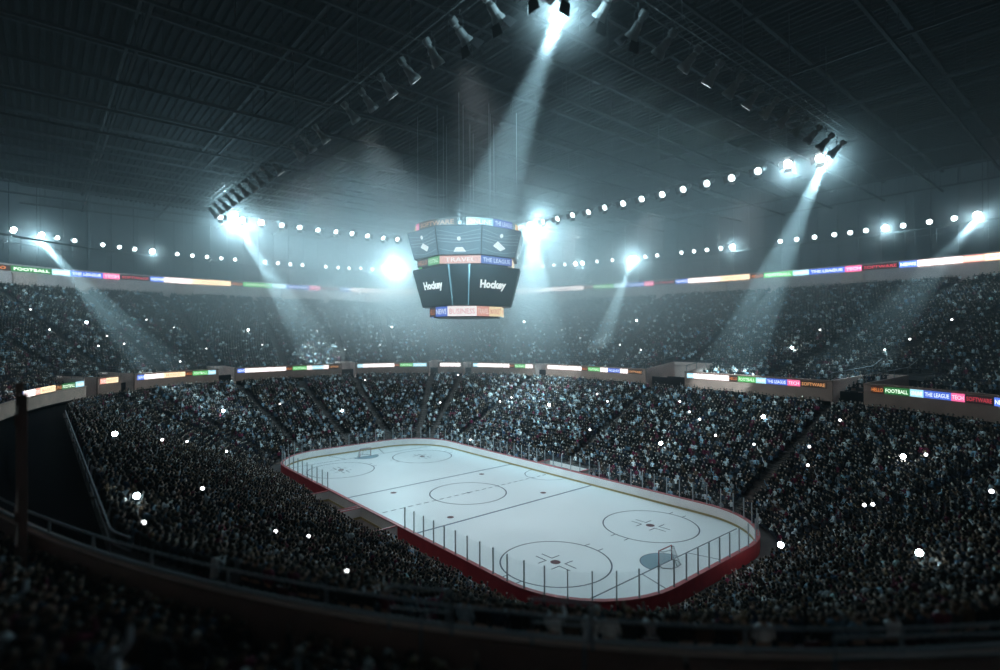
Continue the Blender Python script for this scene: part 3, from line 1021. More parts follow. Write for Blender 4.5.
# middle and bottom ribbons: one or more panels per face
mid = {7: ('league', 'tech'), 6: ('coral',), 5: ('software', 'green'), 4: ('league',), 3: ('coral',), 2: ('online',), 1: ('cream',), 0: ('news',)}
mid = {0: ('cream',), 1: ('online',), 2: ('tech',), 3: ('coral',), 4: ('software', 'green'), 5: ('hello', 'green'), 6: ('coral',), 7: ('league',)}
bot = {0: ('cream',), 1: ('online',), 2: ('tech',), 3: ('white',), 4: ('news',), 5: ('hello', 'news'), 6: ('white',), 7: ('coral', 'cream')}
for table, H, c_, z0, z1 in ((mid, 5.5, 3.25, 26.55, 27.4), (bot, 4.15, 2.35, 20.85, 21.95)):
    for a, b, n in oct_path(H, c_, range(8)):
        i = [k for k in range(8) if (Vector(octv(H, c_, 0)[k][:2]) - a).length < 1e-4][0]
        Lf = (b - a).length
        kinds = table[i]
        if H < 5 and i in (5,):
            fr_ = [0.0, 0.35, 1.0]
        else:
            fr_ = np.linspace(0, 1, len(kinds) + 1)
        def at(u, a=a, b=b, n=n, Lf=Lf):
            u = np.atleast_1d(u)
            return np.stack([a.x + (b.x - a.x) * u / Lf, a.y + (b.y - a.y) * u / Lf], -1), np.tile(n, (len(u), 1))
        for k, kd in enumerate(kinds):
            ad_tile(kd, at, fr_[k] * Lf + 0.02, fr_[k + 1] * Lf - 0.02, z0 - 26, z1 - 26, sb, out=0.0, sign=1)
# curved crown panels standing on the deck
crown = [(-98, -47, ('amber',)), (-38, 20, ('online', 'league')), (28, 60, ('cream',)), (68, 108, ('coral', 'green')), (116, 160, ('league', 'news')),
         (168, 205, ('white', 'hello')), (213, 244, ('cream',)), (250, 260, ('tech',))]
for a0, a1, kinds in crown:
    R_ = 6.15
    pth = [(R_ * math.cos(t), R_ * math.sin(t), math.cos(t), math.sin(t)) for t in np.radians(np.linspace(a0, a1, 16))]
    Lf, at = arc_frame(pth)
    for k, kd in enumerate(kinds):
        ad_tile(kd, at, Lf * k / len(kinds) + 0.02, Lf * (k + 1) / len(kinds) - 0.02, 4.55, 5.45, sb, out=0.0, sign=1)
    mb = MB()
    for t in np.radians(np.linspace(a0 + 3, a1 - 3, 4)):
        mb.tube([((R_ - 0.15) * math.cos(t), (R_ - 0.15) * math.sin(t), 4.4), ((R_ - 0.15) * math.cos(t), (R_ - 0.15) * math.sin(t), 5.5)], 0.06, 5)
        mb.tube([((R_ - 0.15) * math.cos(t), (R_ - 0.15) * math.sin(t), 4.6), (4.6 * math.cos(t), 4.6 * math.sin(t), 4.75)], 0.05, 5)
    mb.build('panel_bracket', M_steel, sb)
M_cable = mat('hoist_cable_steel', (0.40, 0.42, 0.44), 0.5, metal=0.4)
for x, y in ((4.2, 4.2), (4.2, -4.2), (-4.2, 4.2), (-4.2, -4.2), (4.2, 0), (-4.2, 0), (0, 4.2), (0, -4.2), (2, 2), (-2, -2), (2, -2), (-2, 2)):
    mb = MB(); mb.tube([(x, y, 4.7), (x, y, 19.0)], 0.035, 6); mb.box((x, y, 4.9), (0.3, 0.3, 0.4)); mb.build('hoist_cable', M_cable, sb)

# ------------------------------------------------------------------ lighting truss with its spotlights
tr_ = empty('lighting_truss')
tag(tr_, 'dark rectangular lighting truss hung from the roof above the ice', 'lighting truss')
corners = [(RX0, RY0), (RX1, RY0), (RX1, RY1), (RX0, RY1)]
for k in range(4):
    (x0, y0), (x1, y1) = corners[k], corners[(k + 1) % 4]
    mb = MB()
    d = Vector((x1 - x0, y1 - y0, 0)); L = d.length; d.normalize(); n = Vector((-d.y, d.x, 0)) * 0.35
    A = Vector((x0, y0, RZ + 1.1))
    for o_, h in ((n, 0), (-n, 0), (n, 0.7), (-n, 0.7)):
        mb.tube([A + o_ + Vector((0, 0, h)), A + o_ + Vector((0, 0, h)) + d * L], 0.03, 5)
    m = int(L / 1.4)
    for i in range(m):
        for o_ in (n, -n):
            h0, h1 = (0, 0.7) if i % 2 else (0.7, 0)
            mb.tube([A + o_ + d * (L * i / m) + Vector((0, 0, h0)), A + o_ + d * (L * (i + 1) / m) + Vector((0, 0, h1))], 0.014, 4)
    mb.build('truss_chord', M_steel, tr_)
    for i in range(5):
        mb = MB(); p = A + d * (L * (i + 0.5) / 5); mb.tube([p + Vector((0, 0, 0.7)), (p.x, p.y, 45.0)], 0.04, 5); mb.build('hanger', M_steel, tr_)

M_house = mat('lamp_housing', (0.45, 0.455, 0.46), 0.45, metal=0.3)
M_barn = mat('barn_door_black', (0.02, 0.02, 0.022), 0.6)
M_lens = mat('lamp_lens', (0.5, 0.5, 0.5), 0.3, (0.80, 0.96, 1.0), 9.0)
M_lensbig = mat('lamp_lens_bright', (0.5, 0.5, 0.5), 0.3, (0.85, 0.98, 1.0), 60.0)
# the fixture points along local -Z; hung from a yoke at its middle
def fixture_meshes():
    mb = MB(); mb.lathe([(0.20, 0.95), (0.30, 0.90), (0.30, 0.45), (0.22, 0.40), (0.22, 0.20), (0.30, 0.1), (0.34, -0.5), (0.50, -0.85), (0.52, -1.12), (0.49, -1.12), (0.46, -0.84)], 14)
    for k in range(5): mb.lathe([(0.33, 0.50 + k * 0.08), (0.33, 0.53 + k * 0.08)], 14)
    h = mb.mesh('housing', M_house)
    mb = MB(); mb.lathe([(0.42, -0.87), (0.42, -0.90)], 16); l = mb.mesh('lens', M_lens)
    mb = MB(); mb.lathe([(0.45, -0.95), (0.45, -1.08)], 16); lb = mb.mesh('lens', M_lensbig)
    mb = MB()
    for k in range(4):
        a = k * PI / 2
        M = Matrix.Rotation(a, 4, 'Z')
        w0, w1 = 0.36, 0.5
        vs = [(0.50, -w0, -0.93), (0.50, w0, -0.93), (0.86, w1, -1.55), (0.86, -w1, -1.55), (0.53, -w0, -0.92), (0.53, w0, -0.92), (0.89, w1, -1.54), (0.89, -w1, -1.54)]
        mb.add(vs, [(0, 1, 2, 3), (4, 7, 6, 5), (0, 4, 5, 1), (1, 5, 6, 2), (2, 6, 7, 3), (3, 7, 4, 0)], M)
    b = mb.mesh('barn_door', M_barn)
    mb = MB(); mb.tube([(0, -0.42, 0), (0, -0.42, 0.5), (0, -0.2, 0.85), (0, 0.2, 0.85), (0, 0.42, 0.5), (0, 0.42, 0)], 0.035, 5); mb.tube([(0, 0, 0.85), (0, 0, 1.25)], 0.05, 5)
    y = mb.mesh('yoke', M_steel)
    return h, l, lb, b, y
FH, FL, FLB, FB, FY = fixture_meshes()
SIDES = [('left long side', (RX0, RY0), (RX1, RY0), (0, 1)), ('near right end', (RX1, RY0), (RX1, RY1), (-1, 0)),
         ('far long side', (RX1, RY1), (RX0, RY1), (0, -1)), ('far left end', (RX0, RY1), (RX0, RY0), (1, 0))]
big_pts = [(-35.0, -16.6), (-34.8, -13.4), (28.4, 20.3), (31.9, 20.2), (-9.5, 20.0), (31.8, -17.6)]
LAB = {'left long side': 'black spotlight hanging in the left row under the dark roof',
       'near right end': 'black spotlight seen from behind in the right row under the roof',
       'far long side': 'small round lit spotlight in the upper row right of the scoreboard',
       'far left end': 'small round lit spotlight in the upper row left of the scoreboard'}
for nm, a, b, inw in SIDES:
    L = math.dist(a, b); m = int(L / 2.85)
    for i in range(m):
        t = (i + 0.6) / m
        x, y = a[0] + (b[0] - a[0]) * t, a[1] + (b[1] - a[1]) * t
        near = min(math.dist((x, y), q) for q in big_pts)
        big = near < 1.45
        if not big and nm in ('left long side', 'near right end') and rng.random() < 0.05: continue
        root = empty('spotlight', (x, y, RZ - 0.15))
        tag(root, LAB[nm] if not big else 'dazzling lit spotlight throwing a beam, ' + {'left long side': 'in the left row', 'near right end': 'at the top of the photo',
            'far long side': 'right of the scoreboard', 'far left end': 'left of the scoreboard'}[nm], 'spotlight', 'spotlights on the roof truss, ' + nm + (', dazzling' if big else ''))
        down = 0.95 if nm in ('left long side', 'near right end') else 0.5
        tgt = Vector((inw[0], inw[1], -down + rng.uniform(-0.12, 0.12))) + Vector((rng.uniform(-.12, .12), rng.uniform(-.12, .12), 0))
        rot = tgt.to_track_quat('-Z', 'Y').to_euler()
        hd = link(bpy.data.objects.new('housing', FH), root); hd.rotation_euler = rot; hd.scale = (0.84, 0.84, 0.84)
        ln_ = link(bpy.data.objects.new('lens', FLB if big else FL), hd)
        if math.dist((x, y), CAM[:2]) < 34 or nm.startswith('far'): bd = link(bpy.data.objects.new('barn_door', FB), hd)
        yk = link(bpy.data.objects.new('yoke', FY), root); yk.scale = (0.85, 0.85, 1.0); yk.rotation_euler = (0, 0, math.atan2(inw[1], inw[0]))

# ------------------------------------------------------------------ oval of floodlights on a catwalk
cw = empty('catwalk')
tag(cw, 'thin steel catwalk ring carrying the row of floodlights above the upper ribbon', 'catwalk')
pth = path_of(QL, 30, 232, step=1.0)
mb = MB(); mb.tube([(a, b, 35.0) for a, b, _, _ in pth], 0.08, 5); mb.tube([(a + c_ * 0.9, b + d_ * 0.9, 35.0) for a, b, c_, d_ in pth], 0.08, 5); mb.build('walk_beam', M_steel, cw)
mb = MB(); mb.tube([(a + c_ * 0.9, b + d_ * 0.9, 34.0) for a, b, c_, d_ in pth], 0.05, 5)
for a, b, c_, d_ in pth[::2]: mb.tube([(a + c_ * 0.9, b + d_ * 0.9, 35.0), (a + c_ * 0.9, b + d_ * 0.9, 32.6)], 0.05, 4)
mb.build('railing', M_steel, cw)
for a, b, c_, d_ in pth[::6]:
    mb = MB(); mb.tube([(a + c_ * 0.5, b + d_ * 0.5, 35.0), (a + c_ * 0.5, b + d_ * 0.5, 45)], 0.05, 4); mb.build('hanger', M_steel, cw)
FTH = [208.4, 206.3, 202.8, 200.7, 198.7, 193.0, 190.9, 188.8, 186.7, 184.6, 179.9, 177.8, 175.7, 173.6, 169.5, 167.3, 165.3, 163.2, 161.1,
       154.0, 151.5, 149.0, 146.5, 144, 141.5, 139, 136.5, 134, 131.4, 127.5, 125.2, 122.9, 119.1, 116.0, 112.7, 105.8, 103.3, 98.5, 96.1, 93.7, 91.2, 81.7,
       79.4, 77.0, 74.5, 72.6, 70.8, 66.9, 64.4, 62.2]
BIGF = {213.6: 1, 210.3: 2, 196.4: 1, 156.9: 3, 120.6: 1, 108.5: 2, 89.2: 1, 68.7: 1, 60.3: 3}
mbx = MB(); mbx.lathe([(0.18, 0.45), (0.32, 0.35), (0.36, 0.0), (0.42, -0.25), (0.42, -0.3)], 12); FDH = mbx.mesh('lamp_body', M_house)
mbx = MB(); mbx.lathe([(0.38, -0.30), (0.38, -0.32)], 14); FDL = mbx.mesh('lamp_lens', M_lens)
mbx = MB(); mbx.lathe([(0.48, -0.30), (0.48, -0.33)], 14); FDL2 = mbx.mesh('lamp_lens', M_lensbig)
mbx = MB(); mbx.tube([(0, 0, 0.3), (0, 0, 0.8)], 0.05, 5); FDB = mbx.mesh('bracket', M_steel)
for t in FTH + list(BIGF):
    pp, nn = curve(QL, np.radians([t])); pp, nn = pp[0], nn[0]
    root = empty('floodlight', (pp[0], pp[1], 35.9))
    big = t in BIGF
    side = 'left of the scoreboard' if t > 141 else 'right of the scoreboard'
    if big:
        lab = {213.6: 'dazzling floodlight nearest the left edge of the row', 210.3: 'brightest floodlight at the left end, with a beam', 196.4: 'single brighter floodlight in the left part of the row',
               156.9: 'huge glaring floodlight just left of the scoreboard', 120.6: 'brighter floodlight first to the right of the scoreboard', 108.5: 'starry floodlight throwing a beam right of the scoreboard',
               89.2: 'single brighter floodlight halfway along the right row', 68.7: 'bright floodlight left of the most glaring one at right', 60.3: 'most glaring floodlight at the right end with a beam'}[t]
        tag(root, lab, 'floodlight')
    else:
        tag(root, 'small round white floodlight in the lower row, ' + side, 'floodlight', 'small floodlights ' + side)
    tgt = Vector((-nn[0], -nn[1], -0.35))
    q = tgt.to_track_quat('-Z', 'Y').to_euler()
    o = link(bpy.data.objects.new('lamp_body', FDH), root); o.rotation_euler = q
    link(bpy.data.objects.new('lamp_lens', FDL2 if big else FDL), o)
    link(bpy.data.objects.new('bracket', FDB), root).location = (0, 0, -1.1)

# ------------------------------------------------------------------ people
# one skeleton per pose; every joint (x right, y forward, z up) with its radius; z = 0 is the tread
def figure(pose):
    J = {}; Ed = []
    def j(n, p, r, par=None):
        J[n] = (Vector(p), r)
        if par: Ed.append((par, n))
    lean = {'rest': 0.02, 'lean': 0.14, 'clap': 0.06, 'raise': 0.0, 'phone': 0.03}[pose]
    j('pelvis', (0, 0, 0.50), 0.150)
    j('waist', (0, lean * 0.4, 0.70), 0.135, 'pelvis')
    j('chest', (0, lean, 0.90), 0.150, 'waist')
    j('collar', (0, lean * 1.1, 1.02), 0.095, 'chest')
    j('neck', (0, lean * 1.2 + 0.01, 1.09), 0.055, 'collar')
    j('head', (0, lean * 1.3 + 0.03, 1.185), 0.092, 'neck')
    j('crown', (0, lean * 1.3 + 0.02, 1.265), 0.078, 'head')
    j('nose', (0, lean * 1.3 + 0.135, 1.19), 0.014, 'head')
    for s, t in ((-1, 'l'), (1, 'r')):
        j('ear' + t, (s * 0.095, lean * 1.3 + 0.02, 1.19), 0.016, 'head')
        j('hip' + t, (s * 0.10, 0.06, 0.49), 0.105, 'pelvis')
        j('knee' + t, (s * 0.13, 0.46, 0.50), 0.068, 'hip' + t)
        j('ankle' + t, (s * 0.13, 0.44, 0.09), 0.045, 'knee' + t)
        j('toe' + t, (s * 0.15, 0.60, 0.045), 0.040, 'ankle' + t)
        j('shoulder' + t, (s * 0.18, lean * 1.05, 0.985), 0.072, 'collar')
        if pose in ('rest', 'lean') or (pose in ('raise', 'phone') and s < 0):
            el, wr, hd = (s * 0.26, lean + 0.06, 0.72), (s * 0.15, 0.28, 0.60), (s * 0.11, 0.36, 0.58)
        elif pose == 'clap':
            el, wr, hd = (s * 0.27, 0.15, 0.80), (s * 0.09, 0.36, 0.98), (s * 0.045, 0.41, 1.05)
        elif pose == 'raise':
            el, wr, hd = (s * 0.30, 0.10, 1.18), (s * 0.26, 0.16, 1.42), (s * 0.25, 0.18, 1.51)
        else:
            el, wr, hd = (s * 0.26, 0.22, 0.98), (s * 0.14, 0.34, 1.20), (s * 0.11, 0.38, 1.28)
        j('elbow' + t, el, 0.050, 'shoulder' + t)
        j('wrist' + t, wr, 0.033, 'elbow' + t)
        j('palm' + t, hd, 0.036, 'wrist' + t)
        d = (Vector(hd) - Vector(wr)).normalized()
        side = d.cross(Vector((0, 0, 1)) if abs(d.z) < 0.8 else Vector((0, 1, 0))).normalized()
        dn = d.cross(side).normalized()
        if dn.z > 0: dn = -dn
        for k, (o_, L) in enumerate(((-0.030, 0.060), (-0.010, 0.072), (0.010, 0.067), (0.030, 0.052))):
            b = Vector(hd) + side * o_ + d * 0.02
            j('fa%d' % k + t, b + d * L * 0.5, 0.0095, 'palm' + t)
            j('fb%d' % k + t, b + d * L * 0.9 + dn * 0.02, 0.0085, 'fa%d' % k + t)
        j('thumb' + t, Vector(hd) + side * (-0.045 * s) - d * 0.005 + dn * 0.012, 0.011, 'palm' + t)
    names = list(J)
    me = bpy.data.meshes.new('skeleton')
    me.from_pydata([tuple(J[n][0]) for n in names], [(names.index(a), names.index(b)) for a, b in Ed], [])
    ob = bpy.data.objects.new('skeleton', me); COL.objects.link(ob)
    sk = ob.modifiers.new('s', 'SKIN'); sk.use_smooth_shade = True
    for i, n in enumerate(names):
        r = J[n][1]
        v = me.skin_vertices[0].data[i]
        v.radius = (r * (1.25 if n in ('chest', 'waist', 'pelvis') else 1.0), r * (0.85 if n in ('chest', 'waist') else 1.0))
        v.use_root = (n == 'pelvis')
    ss = ob.modifiers.new('u', 'SUBSURF'); ss.levels = 1; ss.render_levels = 1
    dg = bpy.context.evaluated_depsgraph_get()
    ev = ob.evaluated_get(dg)
    m2 = ev.to_mesh()
    V = np.array([v.co[:] for v in m2.vertices]); F = [tuple(p.vertices) for p in m2.polygons]
    N = np.array([v.normal[:] for v in m2.vertices])
    ev.to_mesh_clear()
    bpy.data.objects.remove(ob)
    # nearest bone of each vertex
    bones = [(a, b) for a, b in Ed]
    best = np.full(len(V), 1e9); own = np.zeros(len(V), int)
    for i, (a, b) in enumerate(bones):
        A = np.array(J[a][0]); B = np.array(J[b][0])
        t = np.clip(((V - A) @ (B - A)) / ((B - A) @ (B - A)), 0, 1)
        d = np.linalg.norm(V - (A + t[:, None] * (B - A)), axis=1) - 0.5 * (J[a][1] * (1 - t) + J[b][1] * t)
        m = d < best; best[m] = d[m]; own[m] = i
    bn = [b for a, b in bones]
    return V, F, N, np.array(bn)[own]


def sub_mesh(name, V, F, N, keep, push, m):
    idx = {}; nv = []; nf = []
    for f_ in F:
        if all(keep[i] for i in f_):
            for i in f_:
                if i not in idx:
                    idx[i] = len(nv); nv.append(tuple(V[i] + N[i] * push))
            nf.append(tuple(idx[i] for i in f_))
    me = bpy.data.meshes.new(name)
    me.from_pydata(nv, [], nf); me.materials.append(m)
    me.polygons.foreach_set('use_smooth', [True] * len(nf)); me.update()
    return me

M_skin = mat('skin', (0.38, 0.24, 0.18), 0.6, objcol=True)
M_cloth = mat('cloth', (0.1, 0.1, 0.1), 0.9, objcol=True)
M_hair = mat('hair', (0.03, 0.02, 0.015), 0.7, objcol=True)
POSES = {}
for ps in ('rest', 'lean', 'clap', 'raise', 'phone'):
    V, F, N, own = figure(ps)
    allv = np.ones(len(V), bool)
    body = sub_mesh('person', V, F, N, allv, 0.0, M_skin)
    hands = np.array([o.startswith(('palm', 'fa', 'fb', 'thumb')) for o in own])
    headv = np.array([o in ('head', 'crown', 'nose', 'neck', 'earl', 'earr') for o in own])
    legs = np.array([o.startswith(('knee', 'ankle', 'toe')) for o in own]) | ((V[:, 2] < 0.60) & ~hands & ~np.array([o.startswith('wrist') for o in own]))
    jack = ~hands & ~headv & ~(legs & (V[:, 2] < 0.56))
    hx = V[np.array([o == 'crown' for o in own])].mean(axis=0)
    hair = headv & (((V[:, 2] > 1.235)) | ((V[:, 1] < hx[1] - 0.02) & (V[:, 2] > 1.12)))
    POSES[ps] = dict(body=body, jacket=sub_mesh('jacket', V, F, N, jack, 0.018, M_cloth), trousers=sub_mesh('trousers', V, F, N, legs & ~hands, 0.012, M_cloth),
                     hair=sub_mesh('hair', V, F, N, hair, 0.022, M_hair))

JACKETS = [('black', (0.008, 0.008, 0.010), 52), ('charcoal', (0.03, 0.032, 0.036), 16), ('navy blue', (0.015, 0.03, 0.06), 12), ('dark red', (0.14, 0.012, 0.04), 9),
           ('slate blue', (0.10, 0.17, 0.24), 7), ('light grey', (0.34, 0.38, 0.42), 5), ('white', (0.85, 0.90, 0.95), 10), ('brown', (0.09, 0.05, 0.03), 6), ('pale blue', (0.34, 0.50, 0.62), 4)]
JW = np.array([j[2] for j in JACKETS], float); JW /= JW.sum()
HAIRS = [(0.012, 0.009, 0.008), (0.03, 0.018, 0.01), (0.07, 0.04, 0.02), (0.22, 0.15, 0.08), (0.5, 0.5, 0.5)]
SKINS = [(0.45, 0.29, 0.22), (0.36, 0.22, 0.16), (0.24, 0.14, 0.09), (0.52, 0.36, 0.29)]


def seats(fxy, z0, z1, N, aisles, gaps, tier, occ):
    out = []
    TH = np.radians(np.linspace(0, 360, 2401))
    for k in range(N):
        s = (k + 0.42) / N
        P = fxy(TH, s); P0 = fxy(TH, 0.0); P1 = fxy(TH, 1.0)
        D = P0 - P1; D /= np.linalg.norm(D, axis=1)[:, None]
        seg = np.linalg.norm(np.diff(P, axis=0), axis=1)
        L = np.concatenate([[0], np.cumsum(seg)])
        u = np.arange(0.2, L[-1], 0.50) + rng.uniform(-0.05, 0.05, len(np.arange(0.2, L[-1], 0.50)))
        th = np.interp(u, L, TH); x = np.interp(u, L, P[:, 0]); y = np.interp(u, L, P[:, 1])
        dx = np.interp(u, L, D[:, 0]); dy = np.interp(u, L, D[:, 1])
        deg = np.degrees(th)
        keep = np.ones(len(u), bool)
        for a in aisles:
            c0 = fxy(np.radians([a]), s)[0]
            keep &= np.hypot(x - c0[0], y - c0[1]) > 0.72
        for g in gaps:
            if k <= g[2]:
                c0 = fxy(np.radians([g[0]]), s)[0]
                keep &= np.hypot(x - c0[0], y - c0[1]) > g[1] + 0.7
        z = z0 + (z1 - z0) * k / (N - 1)
        if tier == 0 and k < 6: keep &= np.array([not in_box(a, b, 0.35) for a, b in zip(x, y)])
        for i in np.nonzero(keep)[0]:
            out.append((x[i], y[i], z, math.atan2(dy[i], dx[i]), k, deg[i], tier))
    return out

ST = seats(lower_xy, LZ0, LZ1, NL, LAISLE, [], 0, 0) + seats(upper_xy, UZ0, UZ1, NU, UAISLE, ALLG, 1, 0)
ST = np.array(ST)
rel = ST[:, :3] - CAM
dist = np.linalg.norm(rel, axis=1)
dep = rel @ CF
sx_ = 500 + FPX * (rel @ CR) / np.maximum(dep, 0.1)
sy_ = 335 - FPX * ((rel + np.array([0, 0, 1.0])) @ CU) / np.maximum(dep, 0.1)
# the seats round the viewer's own place stay empty, and nobody is built far out of view
ok = ~((np.hypot(rel[:, 0], rel[:, 1]) < 3.6) & (ST[:, 6] == 1)) & ((dep > 0.5) & (sx_ > -450) & (sx_ < 1450) | (dist < 25) & (dep > -3))
ok &= ~((dep < 0.5) & (dist < 3.5))
ST = ST[ok]; dist = dist[ok]; sx_ = sx_[ok]; sy_ = sy_[ok]; dep = dep[ok]
occ = rng.random(len(ST)) < np.where(ST[:, 6] == 0, 0.95, 0.93)
# fewer people in the front rows below the viewer and to the right of him
nr = (ST[:, 6] == 1) & (dist < 22)
occ &= ~(nr & (sx_ > 470) & (rng.random(len(ST)) < 0.92))
EMPTY = ST[~occ]; ED = dist[~occ]; EX, EY = sx_[~occ], sy_[~occ]
ST = ST[occ]; dist = dist[occ]; sx_ = sx_[occ]; sy_ = sy_[occ]; dep = dep[occ]

# who can be seen at all: rays from the head to the lens, against stands and fascia
VV = []; FF = []
for o in COL.objects:
    if o.name.startswith(('lower_stand', 'upper_stand', 'wall_fascia', 'wall_vomitory')):
        k = len(VV); VV += [v.co.copy() for v in o.data.vertices]; FF += [tuple(k + i for i in p.vertices) for p in o.data.polygons]
BV = BVHTree.FromPolygons(VV, FF)
inview = (dep > 0.5) & (sx_ > -5) & (sx_ < 1005) & (sy_ > 0) & (sy_ < 690)
order = np.argsort(dist)
pick = []
camv = Vector(CAM)
for i in order:
    if not inview[i]: continue
    h = Vector((ST[i, 0], ST[i, 1], ST[i, 2] + 1.2))
    d = camv - h; L = d.length; d.normalize()
    if BV.ray_cast(h, d, L - 0.05)[0] is None:
        pick.append(i)
    if len(pick) >= 300: break
pick = set(pick)
GAPTXT = ['first', 'second', 'third', 'fourth', 'fifth', 'sixth', 'seventh', 'eighth', 'ninth', 'tenth']
for i in sorted(pick):
    x, y, z, fa, k, deg, tier = ST[i]
    ps = ('rest', 'rest', 'lean', 'clap', 'raise', 'phone')[int(rng.choice(6, p=[.3, .25, .2, .13, .06, .06]))]
    P_ = POSES[ps]
    ji = int(rng.choice(len(JACKETS), p=JW)); jn, jc, _ = JACKETS[ji]
    o = link(bpy.data.objects.new('person', P_['body']))
    o.location = (x, y, z); o.rotation_euler = (0, 0, fa - PI / 2 + rng.uniform(-0.2, 0.2)); 
    sc = rng.uniform(0.93, 1.06); o.scale = (sc, sc, sc)
    o.color = (*SKINS[int(rng.integers(4))], 1)
    hc = HAIRS[int(rng.choice(5, p=[.35, .3, .2, .1, .05]))]
    for nm, col in (('jacket', jc), ('trousers', (0.02, 0.025, 0.04)), ('hair', hc)):
        c_ = link(bpy.data.objects.new(nm, P_[nm]), o); c_.color = (*col, 1)
    row = GAPTXT[min(9, int(k) if tier else NL - 1 - int(k))]
    act = {'rest': 'seated', 'lean': 'leaning', 'clap': 'clapping', 'raise': 'arm raised', 'phone': 'hand up'}[ps]
    side = 'far left' if sx_[i] < 180 else 'left of handrail' if sx_[i] < 390 else 'below handrails' if sx_[i] < 600 else 'bottom right'
    if tier:
        lab = 'person in %s jacket %s, %s row of near tier, %s' % (jn, act, row, side)
    else:
        lab = 'person in %s jacket %s, %s row from top, lower stand, %s' % (jn, act, row, side)
    tag(o, lab, 'person', 'spectators in the %s nearest the viewer, %s jacket, %s, %s row, %s' % ('upper tier' if tier else 'lower stand', jn, act, row, side))

# everybody else: one mass
def ico(c_, r, sq=(1, 1, 1)):
    t = (1 + 5 ** .5) / 2
    v = np.array([(-1, t, 0), (1, t, 0), (-1, -t, 0), (1, -t, 0), (0, -1, t), (0, 1, t), (0, -1, -t), (0, 1, -t), (t, 0, -1), (t, 0, 1), (-t, 0, -1), (-t, 0, 1)], float)
    v /= np.linalg.norm(v[0]); v = v * r * np.array(sq) + np.array(c_)
    f_ = [(0, 11, 5), (0, 5, 1), (0, 1, 7), (0, 7, 10), (0, 10, 11), (1, 5, 9), (5, 11, 4), (11, 10, 2), (10, 7, 6), (7, 1, 8), (3, 9, 4), (3, 4, 2), (3, 2, 6), (3, 6, 8), (3, 8, 9), (4, 9, 5), (2, 4, 11), (6, 2, 10), (8, 6, 7), (9, 8, 1)]
    return v, f_


def ring_body(rings, n=6):
    v = []; f_ = []
    for (cx, cy, z, rx, ry) in rings:
        for i in range(n):
            a = 2 * PI * i / n
            v.append((cx + rx * math.cos(a), cy + ry * math.sin(a), z))
    for k in range(len(rings) - 1):
        for i in range(n):
            j = (i + 1) % n
            f_.append((k * n + i, k * n + j, (k + 1) * n + j)); f_.append((k * n + i, (k + 1) * n + j, (k + 1) * n + i))
    top = len(v); v.append((rings[-1][0], rings[-1][1], rings[-1][2] + 0.02))
    for i in range(n): f_.append(((len(rings) - 1) * n + i, (len(rings) - 1) * n + (i + 1) % n, top))
    return np.array(v), f_


def limb(a, b, r0, r1, n=4):
    a = Vector(a); b = Vector(b); d = (b - a).normalized()
    u = d.cross(Vector((0.3, 0.2, 1))).normalized(); w_ = d.cross(u)
    v = []; f_ = []
    for p_, r in ((a, r0), (b, r1)):
        for i in range(n):
            t = 2 * PI * i / n
            v.append(tuple(p_ + u * r * math.cos(t) + w_ * r * math.sin(t)))
    for i in range(n):
        j = (i + 1) % n
        f_.append((i, j, n + j)); f_.append((i, n + j, n + i))
    f_ += [(n, n + 1, n + 2), (n, n + 2, n + 3)]
    return np.array(v), f_


def template(pose, lod):
    parts = []   # (verts, faces, colour slot) slots: 0 jacket 1 skin 2 hair 3 trousers
    ln_ = {'rest': 0.03, 'lean': 0.15, 'clap': 0.06, 'raise': 0.0}[pose]
    n = 6 if lod else 5
    parts.append((*ring_body([(0, 0, 0.40, .19, .15), (0, ln_ * .5, 0.72, .17, .12), (0, ln_, 0.94, .22, .13), (0, ln_ * 1.1, 1.03, .10, .08)], n), 0))
    parts.append((*ico((0, ln_ * 1.3 + .035, 1.165), .107, (0.88, 0.95, 1.15)), 1))
    parts.append((*ico((0, ln_ * 1.3 + .0, 1.205), .112, (0.95, 0.95, 1.0)), 2))
    for s in (-1, 1):
        parts.append((*limb((s * .11, .05, .47), (s * .13, .46, .50), .10, .07), 3))
        if lod: parts.append((*limb((s * .13, .46, .5), (s * .13, .46, .05), .07, .05), 3))
        if pose in ('rest', 'lean') or (pose == 'raise' and s < 0):
            parts.append((*limb((s * .21, ln_, .98), (s * .27, ln_ + .08, .72), .06, .05), 0))
            parts.append((*limb((s * .27, ln_ + .08, .72), (s * .12, .34, .60), .05, .035), 0))
            if lod: parts.append((*ico((s * .11, .38, .6), .045), 1))
        elif pose == 'clap':
            parts.append((*limb((s * .21, ln_, .98), (s * .27, .16, .8), .06, .05), 0))
            parts.append((*limb((s * .27, .16, .8), (s * .06, .38, 1.0), .05, .035), 0))
            parts.append((*ico((s * .04, .40, 1.04), .05), 1))
        else:
            parts.append((*limb((s * .21, ln_, .98), (s * .30, .1, 1.2), .06, .05), 0))
            parts.append((*limb((s * .30, .1, 1.2), (s * .26, .16, 1.46), .05, .035), 0))
            parts.append((*ico((s * .26, .17, 1.5), .05), 1))
    v = []; f_ = []; sl = []; n0 = 0
    for a, b, c_ in parts:
        v.append(a); f_ += [tuple(n0 + q for q in t) for t in b]; sl += [c_] * len(a); n0 += len(a)
    return np.vstack(v), np.array(f_), np.array(sl)

rest = np.array([i for i in range(len(ST)) if i not in pick])
